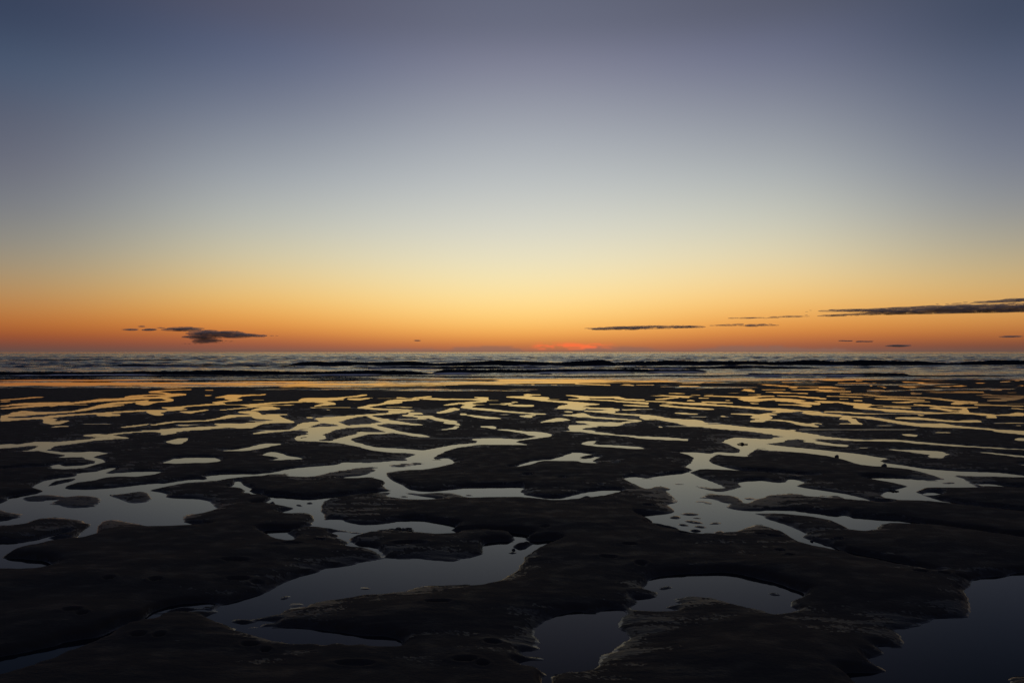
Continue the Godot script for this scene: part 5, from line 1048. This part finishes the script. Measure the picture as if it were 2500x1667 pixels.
func wave(label: String, t0: float, t1: float, d0: float, d1: float, height: float, ragged: float, back: float, s: int) -> void:
	# a ridge of water rolling in: steep face towards the shore, long back towards the sea. t = x / d
	var lift := noise(s, 1.0, 3)
	var lip := noise(s + 1, 1.0, 4)
	var cols := 600
	var prof := [[-0.9, -0.10], [-0.5, -0.04], [-0.2, 0.10], [0.0, 0.30], [0.12, 0.52], [0.22, 0.72], [0.30, 0.87], [0.38, 0.96], [0.48, 1.0], [0.62, 0.985], [0.85, 0.93], [1.2, 0.82], [1.7, 0.66], [2.4, 0.48], [3.2, 0.30], [4.2, 0.14], [5.4, 0.02], [6.6, -0.08]]
	var v := PackedVector3Array()
	for p in prof:
		for c in cols:
			var f := c / (cols - 1.0)
			var t := lerpf(t0, t1, f)
			var dd := lerpf(d0, d1, f)
			var x := t * dd
			var ends := smoothstep(0.0, 0.10, f) * (1.0 - smoothstep(0.90, 1.0, f))
			var hh := height * ends * (0.8 + 0.55 * lift.get_noise_2d(x * 0.07, d0)) + 0.02 * ends
			var top := maxf(0.0, p[1])
			var y: float = hh * p[1] + ragged * height * top * ends * (lip.get_noise_2d(x * 1.5, p[0] * 2.0 + 7.0) + 0.5 * lip.get_noise_2d(x * 5.0, p[0] * 3.0))
			y -= (1.0 - ends) * 0.25
			var z: float = dd + 1.2 * lift.get_noise_2d(x * 0.05, 90.0 + d0) + p[0] * height * back + ragged * 0.4 * lip.get_noise_2d(x * 1.1, p[0] + 40.0)
			v.append(Vector3(t * z, SEA_Y + y, -z))
	var o := put("breaking_wave", grid_mesh(v, cols, prof.size()), mats.sea)
	tag(o, label, "wave")
	# foam: flecks and lacy lumps along the crest and strewn on the water in front of the face
	var rng := RandomNumberGenerator.new()
	rng.seed = s
	var st := SurfaceTool.new()
	st.begin(Mesh.PRIMITIVE_TRIANGLES)
	var ball := SphereMesh.new()
	ball.radius = 1.0
	ball.height = 2.0
	ball.radial_segments = 6
	ball.rings = 3
	for i in (int(1300 * ragged / 0.16) if height > 0.15 else 0):
		var f := rng.randf_range(0.08, 0.92)
		var t := lerpf(t0, t1, f)
		var dd := lerpf(d0, d1, f)
		var x := t * dd
		if lift.get_noise_2d(x * 0.12, 20.0 + d0) < 0.02:
			continue
		var z := dd + 1.2 * lift.get_noise_2d(x * 0.05, 90.0 + d0) - height * back * 0.9 - absf(rng.randfn(0.0, 1.3))
		var r := rng.randf_range(0.08, 0.42)
		st.append_from(ball, 0, Transform3D(Basis.from_scale(Vector3(r * rng.randf_range(1.5, 4.0), 0.015 + r * 0.10, r)), Vector3(t * z, SEA_Y + 0.02, -z)))
	if height > 0.15:
		put("foam", st.commit(), mats.foam, o).set_meta("kind", "stuff")


func waves() -> void:
	wave("tallest dark wave wall standing clear under the sunset, farthest out", -0.31, 0.16, 95.0, 96.0, 0.74, 0.04, 1.5, 70)
	wave("crumbling dark wave continuing the tallest one towards the mauve cloud bank", 0.03, 0.80, 97.0, 99.0, 0.60, 0.16, 1.6, 72)
	wave("low dark wave line close behind the second surf line, under the tallest wave", -0.26, 0.44, 82.0, 81.0, 0.20, 0.16, 2.0, 74)
	wave("rounded wave shoulder far out on the ragged cloud's side", -0.60, -0.25, 90.0, 93.0, 0.26, 0.10, 2.2, 76)
	wave("broken white-water ridge in front of the tallest wave", -0.12, 0.27, 63.0, 69.0, 0.30, 0.20, 1.7, 78)
	wave("long broken surf line nearest the beach under the ragged grey cloud", -0.85, -0.05, 58.0, 60.0, 0.30, 0.18, 1.6, 80)
	wave("small broken wave hump before the streaky sand flat", 0.28, 0.52, 58.0, 57.0, 0.17, 0.22, 2.0, 82)
	wave("thin dark ripple of surf spanning most of the beach", -0.80, 0.75, 53.5, 55.0, 0.09, 0.12, 2.6, 84)
	wave("last thin ripple line before the orange wash", -0.45, 0.02, 46.6, 47.4, 0.06, 0.10, 3.0, 86)
	wave("thin dark wavelet in the orange wash below the ragged grey cloud, the longer of two", -0.95, -0.10, 49.5, 50.0, 0.07, 0.12, 2.8, 90)
	wave("thin dark wavelet closest to the dark sand under the ragged grey cloud", -0.90, -0.34, 45.2, 45.6, 0.05, 0.14, 3.0, 92)
	wave("faint far wave line below the horizon on the ragged cloud's side", -0.66, -0.40, 150.0, 150.0, 0.30, 0.10, 2.4, 88)


# ------------------------------------------------------------------ clouds
func cloud(label: String, kind: String, dist: float, outlines: Array) -> void:
	# a loose body of flattened puffs filling its outline; each outline lists azimuth and elevation in degrees
	var rng := RandomNumberGenerator.new()
	rng.seed = int(dist) + outlines.size() * 17 + label.length()
	var ball := SphereMesh.new()
	ball.radius = 1.0
	ball.height = 2.0
	ball.radial_segments = 12
	ball.rings = 6
	var st := SurfaceTool.new()
	st.begin(Mesh.PRIMITIVE_TRIANGLES)
	for o in outlines:
		var p := PackedVector2Array()
		for i in range(0, o.size(), 2):
			p.append(Vector2(o[i], o[i + 1]))
		var lo := p[0]
		var hi := p[0]
		for q in p:
			lo = lo.min(q)
			hi = hi.max(q)
		var rows := clampi(int((hi.y - lo.y) / 0.075), 3, 40)
		for r in rows:
			var el := lo.y + (hi.y - lo.y) * (r + 0.5) / rows
			var az := lo.x
			while az < hi.x:
				az += rng.randf_range(0.26, 0.56) * clampf((hi.x - lo.x) / 3.0, 0.25, 1.0)
				var at := Vector2(az, el + rng.randf_range(-0.1, 0.1) * minf(0.3, hi.y - lo.y))
				if not Geometry2D.is_point_in_polygon(at, p):
					continue
				# how far the rim is, up and down and sideways, sets how large a puff fits
				var gap := 1e9
				for i in p.size():
					var near := Geometry2D.get_closest_point_to_segment(at, p[i], p[(i + 1) % p.size()])
					var dv := near - at
					gap = minf(gap, Vector2(dv.x * 0.22, dv.y).length())
				var ry := clampf(gap * 1.2, 0.019, 0.085) * rng.randf_range(0.75, 1.15)
				var rx := ry * rng.randf_range(5.0, 10.0)
				var far := dist * rng.randf_range(0.985, 1.015)
				var a := deg_to_rad(at.x)
				var e := deg_to_rad(at.y)
				var c := Vector3(sin(a) * cos(e), sin(e), -cos(a) * cos(e)) * far + Vector3(0, EYE, 0)
				var s := deg_to_rad(1.0) * far
				var b := Basis(Vector3.UP, -a) * Basis(Vector3.BACK, rng.randf_range(-0.03, 0.05)) * Basis.from_scale(Vector3(rx * s, ry * s, rx * s * 0.8))
				st.append_from(ball, 0, Transform3D(b, c))
	var o3 := put("cloud", st.commit(), mats["cloud_" + kind])
	tag(o3, label, "cloud", "")


func clouds() -> void:
	cloud("dark grey ragged cloud low over the sea on the left", "grey", 7000, [[-22.981,.544, -21.878,.638, -21.972,.897, -22.618,1.012, -22.066,1.146, -22.389,1.273, -21.604,1.42, -21.418,1.482, -20.195,1.463, -19.242,1.421, -18.857,1.302, -18.276,1.225, -17.301,1.16, -16.562,1.134, -17.3,1.047, -18.469,1.04, -18.952,.956, -19.431,.953, -20.193,.948, -20.759,.885, -20.287,.786, -19.335,.71, -19.716,.637, -20.946,.612, -21.785,.539]])
	cloud("smaller grey cloud touching the upper side of the ragged dark one", "grey", 7300, [[-24.071,1.532, -23.441,1.598, -22.987,1.693, -22.253,1.702, -21.744,1.648, -21.604,1.48, -22.252,1.393, -23.167,1.354, -23.621,1.419]])
	cloud("grey cloud shred next to the smaller grey cloud, larger than its fellows", "grey", 7400, [[-25.226,1.411, -24.785,1.543, -24.385,1.528, -24.696,1.387]])
	cloud("outermost thin grey cloud shred on the left of the row", "grey", 7400, [[-26.447,1.444, -25.84,1.519, -25.314,1.448, -25.839,1.394]])
	cloud("tiny grey cloud fleck above the row of shreds", "grey", 7400, [[-25.447,1.66, -25.14,1.713, -25.069,1.646]])
	cloud("tiny grey cloud fleck touching the smaller grey cloud", "grey", 7400, [[-24.251,1.598, -23.982,1.641, -23.847,1.554]])
	cloud("long thin grey cloud bar just right of the sunset glow", "grey", 9000, [[4.882,1.703, 5.949,1.765, 7.541,1.844, 8.596,1.85, 9.749,1.897, 11.743,1.884, 12.771,1.867, 13.617,1.787, 13.26,1.696, 11.743,1.663, 10.166,1.641, 8.49,1.563, 7.434,1.589, 6.161,1.572, 5.736,1.637]])
	cloud("broken grey wisps continuing the thin cloud bar", "grey", 9200, [[13.688,1.86, 14.8,1.903, 16.1,1.973, 16.99,1.923, 17.774,1.956, 18.792,1.893, 18.792,1.822, 17.773,1.792, 16.989,1.738, 16.099,1.829, 14.8,1.809, 13.688,1.787]])
	cloud("long mauve cloud bank rising to the right frame edge", "pale", 8000, [[19.707,2.733, 20.656,2.817, 22.057,2.86, 24.33,2.861, 26.954,2.952, 29.462,3.014, 31.068,3.002, 33.017,2.993, 34.855,3.035, 34.851,2.418, 33.013,2.417, 31.064,2.423, 28.636,2.426, 26.09,2.434, 24.327,2.42, 22.973,2.386, 20.842,2.372, 21.591,2.5, 23.428,2.555, 24.596,2.62, 21.592,2.709]])
	cloud("thin mauve cloud layer floating above the mauve bank", "pale", 8200, [[27.888,3.088, 29.463,3.136, 31.07,3.177, 33.02,3.29, 34.858,3.352, 34.856,3.071, 33.018,3.038, 31.069,3.048, 29.462,3.033, 27.888,3.05]])
	cloud("reddish cloud threads tapering left from the mauve bank", "pale", 8300, [[15.203,2.376, 16.794,2.419, 17.384,2.391, 18.746,2.454, 20.655,2.535, 20.654,2.405, 18.746,2.332, 17.384,2.329, 16.794,2.316, 15.203,2.324]])
	cloud("short grey cloud dash under the mauve bank, the left one of two", "grey", 9500, [[22.553,.784, 23.328,.76, 23.328,.701, 22.552,.725]])
	cloud("longer grey cloud dash under the mauve bank, the right one of two", "grey", 9500, [[23.599,.729, 24.63,.713, 24.63,.655, 23.599,.66]])
	cloud("small lens shaped grey cloud by the right edge", "grey", 9500, [[31.76,.951, 32.301,.991, 32.874,.984, 32.874,.921, 32.301,.891, 31.759,.905]])
	cloud("faint grey cloud smudge lowest on the right above the horizon", "grey", 11000, [[25.511,.446, 26.078,.473, 26.682,.413, 26.682,.336, 26.077,.328, 25.511,.378]])
	cloud("single grey cloud fleck left of the sunset glow", "grey", 11000, [[-7.066,.832, -6.854,.854, -6.673,.833, -6.673,.79, -6.854,.779, -7.066,.789]])


# ------------------------------------------------------------------ small things on the sand
func sand_height(x: float, d: float) -> float:
	var b := 0.0
	var ix := int((x - NX0) / NC)
	var iz := int((d - NZ0) / NC)
	if ix > 0 and iz > 0 and ix < NW and iz < NH:
		b = near_mask.get_pixel(ix, iz).r
	return 0.006 if b < 0.5 else 0.0


func litter(kind: String, label: String, x: float, d: float, size: float) -> void:
	var rng := RandomNumberGenerator.new()
	rng.seed = int(x * 1000.0) + int(d * 1000.0)
	var st := SurfaceTool.new()
	st.begin(Mesh.PRIMITIVE_TRIANGLES)
	var ball := SphereMesh.new()
	ball.radius = 1.0
	ball.height = 2.0
	ball.radial_segments = 10
	ball.rings = 6
	if kind == "pebble":
		st.append_from(ball, 0, Transform3D(Basis(Vector3.UP, rng.randf() * 3.0) * Basis.from_scale(Vector3(size * 0.5, size * 0.30, size * 0.4)), Vector3.ZERO))
		st.append_from(ball, 0, Transform3D(Basis(Vector3.UP, rng.randf() * 3.0) * Basis.from_scale(Vector3(size * 0.34, size * 0.36, size * 0.3)), Vector3(size * 0.1, size * 0.04, 0)))
	else:
		for i in 26:
			var at := Vector3(rng.randfn(0.0, 0.36), 0, rng.randfn(0.0, 0.2)) * size
			var tall := size * rng.randf_range(0.04, 0.14) * exp(-absf(at.x) / size * 1.5)
			st.append_from(ball, 0, Transform3D(Basis(Vector3.UP, rng.randf_range(-0.5, 0.5)) * Basis(Vector3.BACK, rng.randf_range(-0.25, 0.25)) * Basis.from_scale(Vector3(size * rng.randf_range(0.08, 0.24), tall, size * 0.06)), at + Vector3(0, tall * 0.8, 0)))
	var o := put("pebble" if kind == "pebble" else "seaweed_clump", st.commit(), mats.stone if kind == "pebble" else mats.weed)
	o.position = Vector3(x, sand_height(x, d) + (size * 0.12 if kind == "pebble" else 0.0), -d)
	tag(o, label, "pebble" if kind == "pebble" else "seaweed")


func litter_all() -> void:
	litter("weed", "dark seaweed clump on the crest under the long central mound", -1.07, 7.478, 0.17)
	litter("pebble", "first of two dark pebbles side by side beside the seaweed", -.638, 7.297, 0.035)
	litter("pebble", "second of two dark pebbles side by side, farther from the seaweed", -.61, 7.297, 0.035)
	litter("pebble", "dark pebble on a sand crumb in the largest pool", .013, 6.779, 0.035)
	litter("pebble", "dark pebble standing in the shallow film of the slanting channel on the right", 2.69, 7.092, 0.035)
	litter("pebble", "dark pebble lower down the slanting channel on the right", 2.861, 6.875, 0.045)
	litter("pebble", "dark stone on the mound tip left of the long central mound", -2.674, 8.792, 0.07)
	litter("weed", "small seaweed tuft in the branching channel", 4.239, 14.503, 0.13)
	litter("weed", "dark shell lump on the sand spit at the channel fork, far right", 4.656, 9.64, 0.1)
	litter("pebble", "dark stone on the near bank of the branching channel", 5.249, 12.756, 0.08)
	litter("pebble", "second dark stone farther along the near bank of the branching channel", 5.502, 11.67, 0.1)
	litter("pebble", "dark pebble in the pale hollow of the mound beside the slanting channel", 2.374, 6.748, 0.04)
	litter("pebble", "smaller pebble right beside the one in the pale hollow", 2.433, 6.794, 0.03)
